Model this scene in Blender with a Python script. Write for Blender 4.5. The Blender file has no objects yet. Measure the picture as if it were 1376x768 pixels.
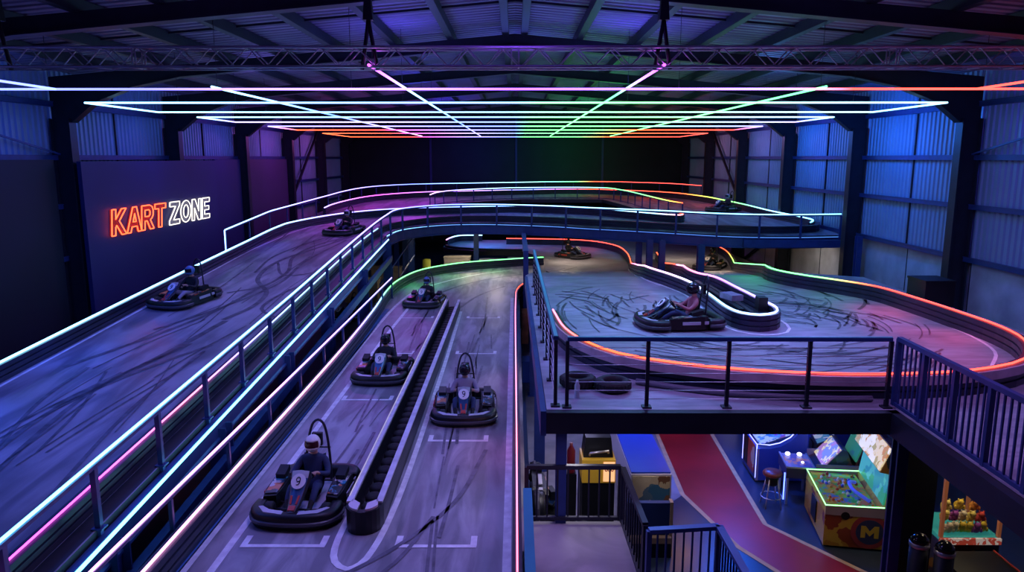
import bpy, bmesh, math, random
from mathutils import Vector, Matrix
from mathutils.geometry import tessellate_polygon
random.seed(7)
PI = math.pi
NEON = 4.6
SC = bpy.context.scene
COL = SC.collection

# ------------------------------------------------------------------ materials
MATS = {}
def pmat(name, base, rough=.5, metal=0., noise=0., nscale=4., bump=0., bscale=30., emit=None, estr=0., spec=.5, alt=None):
    """Principled material with a procedural noise variation of its colour and surface."""
    if name in MATS: return MATS[name]
    m = bpy.data.materials.new(name); m.use_nodes = True
    nt = m.node_tree; b = nt.nodes['Principled BSDF']
    b.inputs['Roughness'].default_value = rough
    b.inputs['Metallic'].default_value = metal
    b.inputs['Specular IOR Level'].default_value = spec
    c = (*base, 1.)
    tc = nt.nodes.new('ShaderNodeTexCoord')
    n = nt.nodes.new('ShaderNodeTexNoise'); n.inputs['Scale'].default_value = nscale; n.inputs['Detail'].default_value = 5
    nt.links.new(tc.outputs['Object'], n.inputs['Vector'])
    r = nt.nodes.new('ShaderNodeValToRGB')
    k = max(noise, .03)
    lo = tuple(max(0, v*(1-k)) for v in base) if alt is None else alt
    hi = tuple(min(1, v*(1+k)) for v in base) if alt is None else base
    r.color_ramp.elements[0].position = .3; r.color_ramp.elements[1].position = .7
    r.color_ramp.elements[0].color = (*lo, 1); r.color_ramp.elements[1].color = (*hi, 1)
    nt.links.new(n.outputs['Fac'], r.inputs['Fac'])
    nt.links.new(r.outputs['Color'], b.inputs['Base Color'])
    if bump:
        n2 = nt.nodes.new('ShaderNodeTexNoise'); n2.inputs['Scale'].default_value = bscale
        nt.links.new(tc.outputs['Object'], n2.inputs['Vector'])
        bp = nt.nodes.new('ShaderNodeBump'); bp.inputs['Strength'].default_value = bump; bp.inputs['Distance'].default_value = .02
        nt.links.new(n2.outputs['Fac'], bp.inputs['Height']); nt.links.new(bp.outputs['Normal'], b.inputs['Normal'])
    if emit:
        b.inputs['Emission Color'].default_value = (*emit, 1); b.inputs['Emission Strength'].default_value = estr
    MATS[name] = m
    return m

def neon_mat():
    m = bpy.data.materials.new('led_neon'); m.use_nodes = True
    nt = m.node_tree; nt.nodes.clear()
    a = nt.nodes.new('ShaderNodeAttribute'); a.attribute_name = 'Col'
    e = nt.nodes.new('ShaderNodeEmission'); e.inputs['Strength'].default_value = NEON
    o = nt.nodes.new('ShaderNodeOutputMaterial')
    nt.links.new(a.outputs['Color'], e.inputs['Color']); nt.links.new(e.outputs['Emission'], o.inputs['Surface'])
    return m

def graphic_mat(name, cols, scale=5., estr=0., rough=.3):
    """Printed or lit artwork: irregular blotches in the given colours."""
    m = bpy.data.materials.new(name); m.use_nodes = True
    nt = m.node_tree; b = nt.nodes['Principled BSDF']; b.inputs['Roughness'].default_value = rough
    tc = nt.nodes.new('ShaderNodeTexCoord')
    nz = nt.nodes.new('ShaderNodeTexNoise'); nz.inputs['Scale'].default_value = scale*.8; nz.inputs['Detail'].default_value = 3
    nt.links.new(tc.outputs['Object'], nz.inputs['Vector'])
    mx = nt.nodes.new('ShaderNodeMixRGB'); mx.inputs[0].default_value = .35
    nt.links.new(tc.outputs['Object'], mx.inputs[1]); nt.links.new(nz.outputs['Color'], mx.inputs[2])
    v = nt.nodes.new('ShaderNodeTexVoronoi'); v.inputs['Scale'].default_value = scale
    nt.links.new(mx.outputs[0], v.inputs['Vector'])
    sp = nt.nodes.new('ShaderNodeSeparateColor'); nt.links.new(v.outputs['Color'], sp.inputs['Color'])
    r = nt.nodes.new('ShaderNodeValToRGB'); r.color_ramp.interpolation = 'CONSTANT'
    el = r.color_ramp.elements
    while len(el) < len(cols): el.new(.5)
    for i, c in enumerate(cols):
        el[i].position = i/len(cols); el[i].color = (*c, 1)
    nt.links.new(sp.outputs['Red'], r.inputs['Fac']); nt.links.new(r.outputs['Color'], b.inputs['Base Color'])
    if estr:
        nt.links.new(r.outputs['Color'], b.inputs['Emission Color']); b.inputs['Emission Strength'].default_value = estr
    return m

def floor_mat(name, base, dark, streak=(1, 1, 1), rough=.38, amt=.55):
    """Worn concrete track surface with rubber smears along the driving direction."""
    m = bpy.data.materials.new(name); m.use_nodes = True
    nt = m.node_tree; L = nt.links; b = nt.nodes['Principled BSDF']
    tc = nt.nodes.new('ShaderNodeTexCoord')
    mp = nt.nodes.new('ShaderNodeMapping'); mp.inputs['Scale'].default_value = streak
    L.new(tc.outputs['Object'], mp.inputs['Vector'])
    n1 = nt.nodes.new('ShaderNodeTexNoise'); n1.inputs['Scale'].default_value = 1.; n1.inputs['Detail'].default_value = 7; n1.inputs['Distortion'].default_value = .8
    L.new(mp.outputs['Vector'], n1.inputs['Vector'])
    n2 = nt.nodes.new('ShaderNodeTexNoise'); n2.inputs['Scale'].default_value = .9; n2.inputs['Detail'].default_value = 9
    L.new(tc.outputs['Object'], n2.inputs['Vector'])
    r1 = nt.nodes.new('ShaderNodeValToRGB'); r1.color_ramp.elements[0].position = .40; r1.color_ramp.elements[1].position = .60
    L.new(n1.outputs['Fac'], r1.inputs['Fac'])
    r2 = nt.nodes.new('ShaderNodeValToRGB'); r2.color_ramp.elements[0].position = .3; r2.color_ramp.elements[1].position = .72
    r2.color_ramp.elements[0].color = (.55, .55, .55, 1)
    L.new(n2.outputs['Fac'], r2.inputs['Fac'])
    mx = nt.nodes.new('ShaderNodeMixRGB'); mx.inputs[1].default_value = (*dark, 1); mx.inputs[2].default_value = (*base, 1)
    ml = nt.nodes.new('ShaderNodeMath'); ml.operation = 'MULTIPLY_ADD'; ml.inputs[1].default_value = amt; ml.inputs[2].default_value = 1-amt
    L.new(r1.outputs['Color'], ml.inputs[0]); L.new(ml.outputs[0], mx.inputs[0])
    m2 = nt.nodes.new('ShaderNodeMixRGB'); m2.blend_type = 'MULTIPLY'; m2.inputs[0].default_value = .8
    L.new(mx.outputs[0], m2.inputs[1]); L.new(r2.outputs['Color'], m2.inputs[2])
    L.new(m2.outputs[0], b.inputs['Base Color'])
    rr = nt.nodes.new('ShaderNodeMapRange'); rr.inputs['To Min'].default_value = rough-.1; rr.inputs['To Max'].default_value = rough+.18
    L.new(n2.outputs['Fac'], rr.inputs['Value']); L.new(rr.outputs['Result'], b.inputs['Roughness'])
    bp = nt.nodes.new('ShaderNodeBump'); bp.inputs['Strength'].default_value = .12; bp.inputs['Distance'].default_value = .02
    L.new(n2.outputs['Fac'], bp.inputs['Height']); L.new(bp.outputs['Normal'], b.inputs['Normal'])
    MATS[name] = m
    return m

NEON = 4.6
neonM = neon_mat()
steel = pmat('navy_steel', (.022, .05, .19), .42, .2, .15)
steel_dk = pmat('dark_steel', (.012, .015, .028), .5, .1, .2)
blackp = pmat('black_plastic', (.007, .008, .011), .42, 0, .2, spec=.35)
barM = pmat('barrier_board', (.012, .017, .038), .38, 0, .3, 2.)
greyp = pmat('grey_cap', (.62, .60, .66), .5, 0, .2)
alum = pmat('aluminium', (.62, .60, .66), .35, .8, .1)
white = pmat('white_paint', (.86, .84, .88), .5, 0, .2, 6.)
rubber = pmat('rubber', (.010, .010, .012), .7, 0, .2, 9., .2)
skid = pmat('rubber_mark', (.115, .11, .14), .45, 0, .5, 5.)
sheetM = pmat('wall_sheet', (.20, .29, .44), .45, .1, .12, .6)
roofM = pmat('roof_sheet', (.19, .17, .26), .5, .2, .2, .8)
concM = pmat('concrete_wall', (.36, .38, .46), .75, 0, .25, 1.2, .2)
navyM = pmat('navy_panel', (.014, .020, .115), .55, 0, .12, .5)
darkM = pmat('dark_panel', (.004, .006, .02), .6, 0, .2, .6)
backM = pmat('black_drape', (.010, .012, .022), .8, 0, .2, .7)

# ------------------------------------------------------------------ mesh helpers
class MB:
    def __init__(s):
        s.bm = bmesh.new(); s.col = None
    def box(s, c, d, rz=0., rx=0., ry=0., mi=0, taper=1.):
        M = Matrix.Translation(Vector(c)) @ Matrix.Rotation(rz, 4, 'Z') @ Matrix.Rotation(ry, 4, 'Y') @ Matrix.Rotation(rx, 4, 'X')
        vs = []
        for z in (-.5, .5):
            t = taper if z > 0 else 1.
            for x, y in ((-.5, -.5), (.5, -.5), (.5, .5), (-.5, .5)):
                vs.append(s.bm.verts.new(M @ Vector((x*d[0]*t, y*d[1]*t, z*d[2]))))
        for f in ((3, 2, 1, 0), (4, 5, 6, 7), (0, 1, 5, 4), (1, 2, 6, 5), (2, 3, 7, 6), (3, 0, 4, 7)):
            s.bm.faces.new([vs[i] for i in f]).material_index = mi
        return s
    def bar(s, a, b, w, h=None, mi=0, up=(0, 0, 1)):
        """Box-section bar from a to b."""
        a, b = Vector(a), Vector(b); h = h or w
        d = (b-a).normalized(); up = Vector(up)
        if abs(d.dot(up)) > .97: up = Vector((0, 1, 0))
        x = d.cross(up).normalized(); y = x.cross(d)
        vs = []
        for p in (a, b):
            for i, j in ((-.5, -.5), (.5, -.5), (.5, .5), (-.5, .5)):
                vs.append(s.bm.verts.new(p + x*i*w + y*j*h))
        for f in ((0, 1, 2, 3), (7, 6, 5, 4), (0, 4, 5, 1), (1, 5, 6, 2), (2, 6, 7, 3), (3, 7, 4, 0)):
            s.bm.faces.new([vs[i] for i in f]).material_index = mi
        return s
    def tube(s, pts, r, seg=8, mi=0, cols=None, closed=False, caps=True):
        pts = [Vector(p) for p in pts]; n = len(pts)
        rs = r if isinstance(r, (list, tuple)) else [r]*n
        if cols is not None and s.col is None: s.col = s.bm.verts.layers.float_color.new('Col')
        rings = []; up = Vector((0, 0, 1)); px = None
        for i, p in enumerate(pts):
            if closed: d = pts[(i+1) % n]-pts[i-1]
            else: d = pts[min(i+1, n-1)]-pts[max(i-1, 0)]
            d.normalize()
            if px is None:
                u = up if abs(d.z) < .95 else Vector((0, 1, 0))
                x = d.cross(u).normalized()
            else:
                x = (px - d*px.dot(d)).normalized()
            px = x; y = x.cross(d)
            ring = []
            for k in range(seg):
                a = 2*PI*(k+.5)/seg
                v = s.bm.verts.new(p + (x*math.cos(a)+y*math.sin(a))*rs[i])
                if cols is not None: v[s.col] = (*cols[i], 1)
                ring.append(v)
            rings.append(ring)
        for i in range(n if closed else n-1):
            A, B = rings[i], rings[(i+1) % n]
            for k in range(seg):
                f = s.bm.faces.new((A[k], A[(k+1) % seg], B[(k+1) % seg], B[k])); f.material_index = mi; f.smooth = True
        if caps and not closed:
            s.bm.faces.new(rings[0][::-1]).material_index = mi; s.bm.faces.new(rings[-1]).material_index = mi
        return s
    def sweep(s, path, prof, mi=0, closed=False, smooth=False):
        """Profile [(side, up)] swept along a path, kept upright. side is to the right of travel."""
        path = [Vector(p) for p in path]; n = len(path); rings = []
        for i, p in enumerate(path):
            if closed: d0, d1 = path[i]-path[i-1], path[(i+1) % n]-path[i]
            else: d0, d1 = path[i]-path[max(i-1, 0)], path[min(i+1, n-1)]-path[i]
            if d0.length < 1e-6: d0 = d1
            if d1.length < 1e-6: d1 = d0
            d0 = Vector((d0.x, d0.y, 0)).normalized(); d1 = Vector((d1.x, d1.y, 0)).normalized()
            d = (d0+d1).normalized(); k = 1/max(.5, d.dot(d1))
            sd = Vector((d.y, -d.x, 0))
            rings.append([s.bm.verts.new(p + sd*a*k + Vector((0, 0, b))) for a, b in prof])
        m = len(prof)
        for i in range(n if closed else n-1):
            A, B = rings[i], rings[(i+1) % n]
            for k in range(m):
                f = s.bm.faces.new((A[k], B[k], B[(k+1) % m], A[(k+1) % m])); f.material_index = mi; f.smooth = smooth
        if not closed:
            s.bm.faces.new(rings[0]).material_index = mi; s.bm.faces.new(rings[-1][::-1]).material_index = mi
        return s
    def prism(s, poly, M=None, t=.05, mi=0, mi_side=None):
        """2-D polygon (x, y) extruded from z = 0 to z = t, then transformed by M."""
        M = M or Matrix()
        lo = [s.bm.verts.new(M @ Vector((x, y, 0))) for x, y in poly]; hi = [s.bm.verts.new(M @ Vector((x, y, t))) for x, y in poly]
        tri = tessellate_polygon([[Vector((x, y, 0)) for x, y in poly]])
        for a, b, c in tri:
            s.bm.faces.new((hi[a], hi[b], hi[c])).material_index = mi
            s.bm.faces.new((lo[c], lo[b], lo[a])).material_index = mi
        n = len(poly)
        for i in range(n):
            s.bm.faces.new((lo[i], lo[(i+1) % n], hi[(i+1) % n], hi[i])).material_index = mi if mi_side is None else mi_side
        return s
    def lathe(s, prof, seg=20, M=None, mi=0, smooth=True, cap=True):
        M = M or Matrix(); rings = []
        for r, z in prof:
            rings.append([s.bm.verts.new(M @ Vector((r*math.cos(2*PI*k/seg), r*math.sin(2*PI*k/seg), z))) for k in range(seg)])
        for A, B in zip(rings, rings[1:]):
            for k in range(seg):
                f = s.bm.faces.new((A[k], A[(k+1) % seg], B[(k+1) % seg], B[k])); f.material_index = mi; f.smooth = smooth
        if cap:
            s.bm.faces.new(rings[0][::-1]).material_index = mi; s.bm.faces.new(rings[-1]).material_index = mi
        return s
    def ell(s, c, r, seg=16, rings=10, mi=0, M=None):
        M = M or Matrix()
        pr = []
        for i in range(rings+1):
            a = -PI/2+PI*i/rings
            pr.append((max(1e-3, math.cos(a)), math.sin(a)))
        MM = M @ Matrix.Translation(Vector(c)) @ Matrix.Diagonal((*r, 1))
        return s.lathe(pr, seg, MM, mi)
    def ribbon(s, path, w, zfn, mi=0, lift=.006):
        path = resample(path, .45)
        L = []
        for i, p in enumerate(path):
            a = path[max(i-1, 0)]; b = path[min(i+1, len(path)-1)]
            d = Vector((b[0]-a[0], b[1]-a[1])); d.normalize(); sd = Vector((d.y, -d.x))
            ww = w[i*len(w)//len(path)] if isinstance(w, list) else w
            q = [(p[0]+sd.x*k*ww/2, p[1]+sd.y*k*ww/2) for k in (-1, 1)]
            L.append([s.bm.verts.new((x, y, zfn(y)+lift)) for x, y in q])
        for A, B in zip(L, L[1:]):
            f = s.bm.faces.new((A[0], A[1], B[1], B[0])); f.normal_update()
            if f.normal.z < 0: f.normal_flip()
            f.material_index = mi
        return s
    def slab(s, outer, zfn, knots=(), t=.2, holes=(), mi=0, mi_side=None, bottom=None):
        bm = bmesh.new()
        loops = [[Vector((x, y, 0)) for x, y in outer]]+[[Vector((x, y, 0)) for x, y in h] for h in holes]
        flat = [v for l in loops for v in l]
        vs = [bm.verts.new(v) for v in flat]
        for a, b, c in tessellate_polygon(loops):
            try: bm.faces.new((vs[a], vs[b], vs[c]))
            except ValueError: pass
        for k in knots:
            bmesh.ops.bisect_plane(bm, geom=bm.verts[:]+bm.edges[:]+bm.faces[:], plane_co=(0, k, 0), plane_no=(0, 1, 0))
        bmesh.ops.recalc_face_normals(bm, faces=bm.faces[:])
        for f in bm.faces:
            f.normal_update()
            if f.normal.z < 0: f.normal_flip()
        tops = {}
        for v in bm.verts: tops[v] = (s.bm.verts.new((v.co.x, v.co.y, zfn(v.co.y))), s.bm.verts.new((v.co.x, v.co.y, zfn(v.co.y)-t if bottom is None else bottom)))
        for f in bm.faces:
            s.bm.faces.new([tops[v][0] for v in f.verts]).material_index = mi
            s.bm.faces.new([tops[v][1] for v in reversed(f.verts)]).material_index = mi if mi_side is None else mi_side
        for e in bm.edges:
            if len(e.link_faces) == 1:
                l = e.link_loops[0]; a, b = l.vert, l.link_loop_next.vert
                s.bm.faces.new((tops[b][0], tops[a][0], tops[a][1], tops[b][1])).material_index = mi if mi_side is None else mi_side
        bm.free()
        return s

def catmull(pts, step=.3, closed=False):
    """Smooth curve through points of any dimension; returns points about step apart."""
    P = [Vector(p) for p in pts]; n = len(P); out = []
    rng = n if closed else n-1
    for i in range(rng):
        p1, p2 = P[i], P[(i+1) % n]
        p0 = P[i-1] if (i > 0 or closed) else p1+(p1-p2)
        p3 = P[(i+2) % n] if (i+2 < n or closed) else p2+(p2-p1)
        dd = (p2-p1).length; k = max(2, int(dd/step)+1)
        a = .5
        t1 = max(1e-4, (p1-p0).length**a); t2 = max(1e-4, dd**a); t3 = max(1e-4, (p3-p2).length**a)
        m1 = (p1-p0)/t1-(p2-p0)/(t1+t2)+(p2-p1)/t2
        m2 = (p2-p1)/t2-(p3-p1)/(t2+t3)+(p3-p2)/t3
        m1 *= t2; m2 *= t2
        for j in range(k):
            t = j/k
            out.append((2*t**3-3*t*t+1)*p1+(t**3-2*t*t+t)*m1+(-2*t**3+3*t*t)*p2+(t**3-t*t)*m2)
    if not closed: out.append(P[-1].copy())
    return out

def resample(pts, step):
    P = [Vector(p) for p in pts]; out = []
    for a, b in zip(P, P[1:]):
        k = max(1, int((b-a).length/step+.5))
        out += [a.lerp(b, j/k) for j in range(k)]
    return out+[P[-1]]

def obj(name, mb, mats, parent=None, origin=None, world=True, bevel=0.):
    """Link one mesh object. Verts are in world space (or the parent's own space when world is False)."""
    bm = mb.bm if isinstance(mb, MB) else mb
    if bevel: bmesh.ops.bevel(bm, geom=[e for e in bm.edges if len(e.link_faces) == 2 and e.calc_face_angle(0) > .6], offset=bevel, segments=2, affect='EDGES', profile=.7)
    me = bpy.data.meshes.new(name)
    bm.verts.ensure_lookup_table()
    off = Vector((0, 0, 0))
    if parent is not None:
        if world:
            q = parent
            while q is not None: off += Vector(q.location); q = q.parent
    elif origin is None and len(bm.verts):
        xs = [v.co.x for v in bm.verts]; ys = [v.co.y for v in bm.verts]; zs = [v.co.z for v in bm.verts]
        off = Vector(((min(xs)+max(xs))/2, (min(ys)+max(ys))/2, min(zs)))
    elif origin is not None: off = Vector(origin)
    for v in bm.verts: v.co -= off
    bm.normal_update(); bm.to_mesh(me); bm.free()
    for m in (mats if isinstance(mats, (list, tuple)) else [mats]): me.materials.append(m)
    o = bpy.data.objects.new(name, me); COL.objects.link(o)
    if parent is not None: o.parent = parent
    else: o.location = off
    return o

def tag(o, label, cat, group=None, kind=None):
    o['label'] = label; o['category'] = cat
    if group: o['group'] = group
    if kind: o['kind'] = kind
    return o
def struct(o, label=None):
    o['kind'] = 'structure'
    if label: o['label'] = label
    return o
def thing(name, label, cat, loc=(0, 0, 0), rz=0., group=None, rx=0.):
    o = bpy.data.objects.new(name, None); COL.objects.link(o)
    o.location = loc; o.rotation_euler = (rx, 0, rz); o.empty_display_size = .2
    return tag(o, label, cat, group)
def copy_tree(o, parent=None):
    c = o.copy(); COL.objects.link(c)
    if parent is not None: c.parent = parent
    for ch in list(o.children): copy_tree(ch, c)
    return c

def interp(k, y):
    for (a, b), (c, d) in zip(k, k[1:]):
        if y <= c: return b+(d-b)*(y-a)/(c-a)
    return k[-1][1]
DK = [(0, 1.4), (29.8, 3.5), (44, 3.8), (54, 3.9), (90, 3.9)]
PK = [(0, 3.), (21.5, 3.), (32.5, 1.5), (90, 1.5)]
deck = lambda y: interp(DK, y)
plat = lambda y: interp(PK, y)
lane = lambda y: 1.5

# light colours (linear)
CY = (.17, .70, 1.0); CW = (.27, .64, 1.0); BL = (.16, .23, 1.0); VI = (.48, .20, 1.0); WV = (.36, .28, 1.0)
PK_ = (.95, .20, .45); MG = (.80, .08, .75); RD = (1.0, .065, .05); OR = (1.0, .10, .035); GR = (.16, 1.0, .24); YG = (.30, 1.0, .12); WP = (.92, .36, .74); WH = (.8, .8, 1.0)

def stops(st, t):
    for (a, ca), (b, cb) in zip(st, st[1:]):
        if t <= b:
            k = (t-a)/max(1e-6, b-a); return tuple(x+(y-x)*k for x, y in zip(ca, cb))
    return st[-1][1]
def arcs(path, closed=False):
    L = [0.]
    for a, b in zip(path, path[1:]): L.append(L[-1]+(b-a).length)
    return [l/max(L[-1], 1e-6) for l in L]
def led(name, path, st, parent=None, r=.03, closed=False):
    path = [Vector(p) for p in path]
    cols = [stops(st, t) for t in arcs(path)]
    mb = MB().tube(path, r*.72, 8, cols=cols, closed=closed)
    return obj(name, mb, neonM, parent)

BPROF = lambda w, h: [(-w/2, 0), (w/2, 0), (w/2, h*.28), (w/2-.03, h*.31), (w/2-.03, h*.36), (w/2, h*.39), (w/2, h*.62), (w/2-.03, h*.65), (w/2-.03, h*.70), (w/2, h*.73), (w/2, h),
                      (-w/2, h), (-w/2, h*.73), (-w/2+.03, h*.70), (-w/2+.03, h*.65), (-w/2, h*.62), (-w/2, h*.39), (-w/2+.03, h*.36), (-w/2+.03, h*.31), (-w/2, h*.28)]
def barrier(label, ctrl, zfn, st, h=.33, w=.16, closed=False, m=None, r=.03, side=0., step=.5, group=None, smooth=True, strip_to=1., band=0):
    xy = catmull(ctrl, step, closed) if smooth else resample(ctrl, step)
    path = [Vector((p.x, p.y, zfn(p.y))) for p in xy]
    mb = MB().sweep(path, BPROF(w, h), closed=closed)
    o = obj('track_barrier', mb, m or barM)
    tag(o, label, 'barrier', group)
    if st:
        tp = [p+Vector((0, 0, h+r*.6)) for p in path]
        if closed: tp.append(tp[0].copy())
        tp = tp[:max(2, int(len(tp)*strip_to))]
        led('light_strip', tp, st, o, r)
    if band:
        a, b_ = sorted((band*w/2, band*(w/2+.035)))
        obj('outer_board', MB().sweep(path, [(a, h*.60), (b_, h*.60), (b_, h*1.0), (a, h*1.0)]), pmat('pink_glow_board', (.50, .36, .42), .5, 0, .2), o)  # pale board with the strip's pink glow put into its colour
    return o

def guard_rail(label, ctrl, zfn, h, spacing, st, post=(.07, .07), side_led=0., mat=None, cables=0, base=-.12, r=.028, smooth=True, cat='railing', rail=(.07, .05), name='guard_rail', midrails=()):
    m = mat or steel
    xy = catmull(ctrl, .5) if smooth else resample(ctrl, .5)
    path = [Vector((p.x, p.y, zfn(p.y))) for p in xy]
    root = thing(name, label, cat, (path[0].x, path[0].y, path[0].z))
    mb = MB().sweep([p+Vector((0, 0, h)) for p in path], [(-rail[0]/2, -rail[1]), (rail[0]/2, -rail[1]), (rail[0]/2, 0), (-rail[0]/2, 0)])
    obj('handrail', mb, m, root)
    for i, mz in enumerate(midrails):
        obj('mid_rail', MB().sweep([p+Vector((0, 0, mz)) for p in path], [(-.02, -.02), (.02, -.02), (.02, .02), (-.02, .02)]), m, root)
    for i in range(cables):
        z = h*(i+1)/(cables+1)
        obj('cable', MB().tube([p+Vector((0, 0, z)) for p in path], .007, 5), alum, root)
    if st:
        led('light_strip', [p+Vector((0, 0, h+r*.7)) for p in path], st, root, r)
    L = 0.; nxt = 0.; tot = sum((b-a).length for a, b in zip(path, path[1:]))
    n = max(1, round(tot/spacing)); sp = tot/n; cnt = 0
    for a, b in zip(path, path[1:]):
        d = (b-a).length
        while cnt <= n and nxt <= L+d+1e-6:
            p = a.lerp(b, min(1, max(0, (nxt-L)/d)))
            dr = (b-a).normalized()
            mb = MB().box((p.x, p.y, p.z+(h-.05+base)/2), (post[0], post[1], h-.05-base), rz=math.atan2(dr.y, dr.x))
            mb.box((p.x, p.y, p.z+.01), (post[0]*2, post[1]*2, .02), rz=math.atan2(dr.y, dr.x))
            obj('post', mb, m, root)
            cnt += 1; nxt += sp
        L += d
    return root

# ================================================================== SETTING
trackM = floor_mat('track_concrete', (.47, .45, .49), (.09, .09, .11), (3.2, .5, 1), .40, .62)
rampM = floor_mat('ramp_concrete', (.44, .41, .47), (.08, .08, .11), (2.2, .35, 1), .34, .62)
swirlM = floor_mat('platform_concrete', (.46, .46, .52), (.13, .14, .18), (1.4, 5., 1), .36, .38)
dullM = floor_mat('landing_concrete', (.34, .32, .34), (.16, .15, .17), (1, 1, 1), .7, .5)
arcM = floor_mat('arcade_carpet', (.035, .055, .10), (.02, .03, .06), (1, 1, 1), .30, .4)
redM = pmat('red_path_paint', (.33, .016, .016), .40, 0, .25, .9)
edgeM = pmat('path_edge_tape', (.55, .36, .16), .6, 0, .15, 5.)

# arcade ground floor with the painted red path
mb = MB().slab([(-13.4, -4), (13.4, -4), (13.4, 57.2), (-13.4, 57.2)], lambda y: 0., t=.2)
pl = [(3.42, 24), (3.40, 16.6), (3.29, 13.4), (3.79, 11.43), (4.19, 10.69), (6.6, 6.6)]
pr = [(4.80, 24), (4.71, 16.6), (4.51, 12.22), (5.56, 10.69), (7.6, 8.5)]
tri = tessellate_polygon([[Vector((x, y, 0)) for x, y in pl+pr[::-1]]])
vv = [mb.bm.verts.new((x, y, .004)) for x, y in pl+pr[::-1]]
for t in tri:
    f = mb.bm.faces.new([vv[i] for i in t]); f.normal_update()
    if f.normal.z < 0: f.normal_flip()
    f.material_index = 1
for p in (pl, pr): mb.ribbon(p, .09, lambda y: .004, 2, .004)
# pale floor area left of the path
vv = [mb.bm.verts.new((x, y, .004)) for x, y in ((.3, 9.9), (3.3, 13.4), (3.42, 24), (.3, 24))]
f = mb.bm.faces.new(vv); f.normal_update(); f.material_index = 3
if f.normal.z < 0: f.normal_flip()
struct(obj('floor', mb, [arcM, redM, edgeM, dullM]))

# side walls: corrugated sheet over concrete
def corr(X, y0, y1, z0, z1, inn):
    mb = MB(); y = y0; prev = None; k = 0
    pat = [(0, 0), (.09, 0), (.12, .045), (.21, .045)]
    while y < y1:
        for dy, dx in pat:
            if y+dy > y1: break
            a = mb.bm.verts.new((X+inn*dx, y+dy, z0)); b = mb.bm.verts.new((X+inn*dx, y+dy, z1))
            if prev: mb.bm.faces.new((prev[0], a, b, prev[1]))
            prev = (a, b)
        y += .24
    return mb
RZ = lambda x: 10.15-.088*abs(x)
for nm, sx in (('wall_left', -1), ('wall_right', 1)):
    mb = corr(13.35*sx, -4, 57.2, 3.55, RZ(13.35), -sx)
    for y in (10.8, 17.8, 24.7, 31.6, 38.7, 45.8): mb.box((13.29*sx, y, 6.25), (.05, .05, 5.3), mi=1)
    struct(obj(nm, mb, [sheetM, steel_dk]))
    mb = MB().box((13.42*sx, 26.6, 1.8), (.16, 61.2, 3.6))
    y = 3.65
    while y < 57:
        mb.box((13.335*sx, y, 1.8), (.02, .03, 3.5), mi=1); y += 3.5
    struct(obj(('wall_left_base' if sx < 0 else 'wall_right_base'), mb, [concM, darkM]))
    for i, z in enumerate((3.58, 5.1, 6.5, 8.0)):
        struct(obj('girt_trim', MB().box((13.2*sx, 26.6, z), (.16, 61, .13)).box((13.12*sx, 26.6, z+.07), (.03, 61, .03)), steel))
mb = MB().box((0, 57.2, 5), (27, .2, 10.4))
for x in (-6.5, .1, 6.75): mb.box((x, 57.06, 5), (.16, .06, 9.6), mi=1)
struct(obj('wall_back', mb, [backM, navyM]))
struct(obj('wall_front', MB().box((0, -4.1, 5), (27, .2, 10.4)), darkM))
# roof sheeting, ribs running up the slope
mb = MB()
for sx in (-1, 1):
    y = -4.; prev = None
    while y < 57.3:
        for dy, dz in ((0, 0), (.16, 0), (.20, .05), (.28, .05)):
            a = mb.bm.verts.new((0, y+dy, 10.15+dz)); b = mb.bm.verts.new((13.5*sx, y+dy, RZ(13.5)+dz))
            if prev: mb.bm.faces.new((prev[0], a, b, prev[1]))
            prev = (a, b)
        y += .32
struct(obj('ceiling', mb, roofM))
for X in (.22, 1.75, 3.35, 4.95, 6.55, 8.15, 9.75, 11.35):
    for sx in (-1, 1):
        z = RZ(X)-.14
        struct(obj('purlin_beam', MB().box((X*sx, 26.6, z), (.09, 61, .24), ry=0).box((X*sx+.06*sx, 26.6, z-.11), (.15, 61, .025)), steel_dk))
for y in (10.7, 17.8, 24.7, 31.6, 38.7, 45.8):       # light sag rods across the sheeting
    struct(obj('sag_rod', MB().bar((-12.8, y, RZ(12.8)-.06), (0, y, 10.09), .05).bar((0, y, 10.09), (12.8, y, RZ(12.8)-.06), .05), steel_dk))
FR = (7.3, 14.3, 21.3, 28.1, 35.1, 42.3, 49.4, 56.4)
for y in FR:
    prof = [(-13.2, 7.5), (-12.6, 7.5), (-11.9, 8.05), (-10.8, 8.48), (-9.4, 8.76), (0, 9.6), (9.4, 8.76), (10.8, 8.48), (11.9, 8.05), (12.6, 7.5), (13.2, 7.5), (13.2, 8.75), (0, 9.91), (-13.2, 8.75)]
    M = Matrix.Translation((0, y+.06, 0)) @ Matrix.Rotation(PI/2, 4, 'X')
    mb = MB().prism(prof, M, .12)
    for a, b in zip(prof[1:10], prof[2:10]): mb.bar((a[0], y, a[1]), (b[0], y, b[1]), .3, .03)
    struct(obj('rafter_beam', mb, steel_dk))
    for sx in (-1, 1):
        mb = MB().box((12.95*sx, y, 3.8), (.5, .14, 7.6)).box((12.68*sx, y, 3.8), (.05, .34, 7.6)).box((13.2*sx, y, 3.8), (.05, .34, 7.6))
        struct(obj('steel_column', mb, steel_dk))
for sx in (-1, 1):
    struct(obj('cross_brace', MB().bar((13.05*sx, 42.4, 3.8), (13.05*sx, 49.3, 8.3), .12), steel_dk))
    struct(obj('cross_brace', MB().bar((13.05*sx, 14.5, 7.9), (13.05*sx, 21.2, 6.6), .05), steel))
struct(obj('cross_brace', MB().bar((13.2, 35.2, 3.4), (13.2, 42.2, .6), .1), steel_dk))
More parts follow.
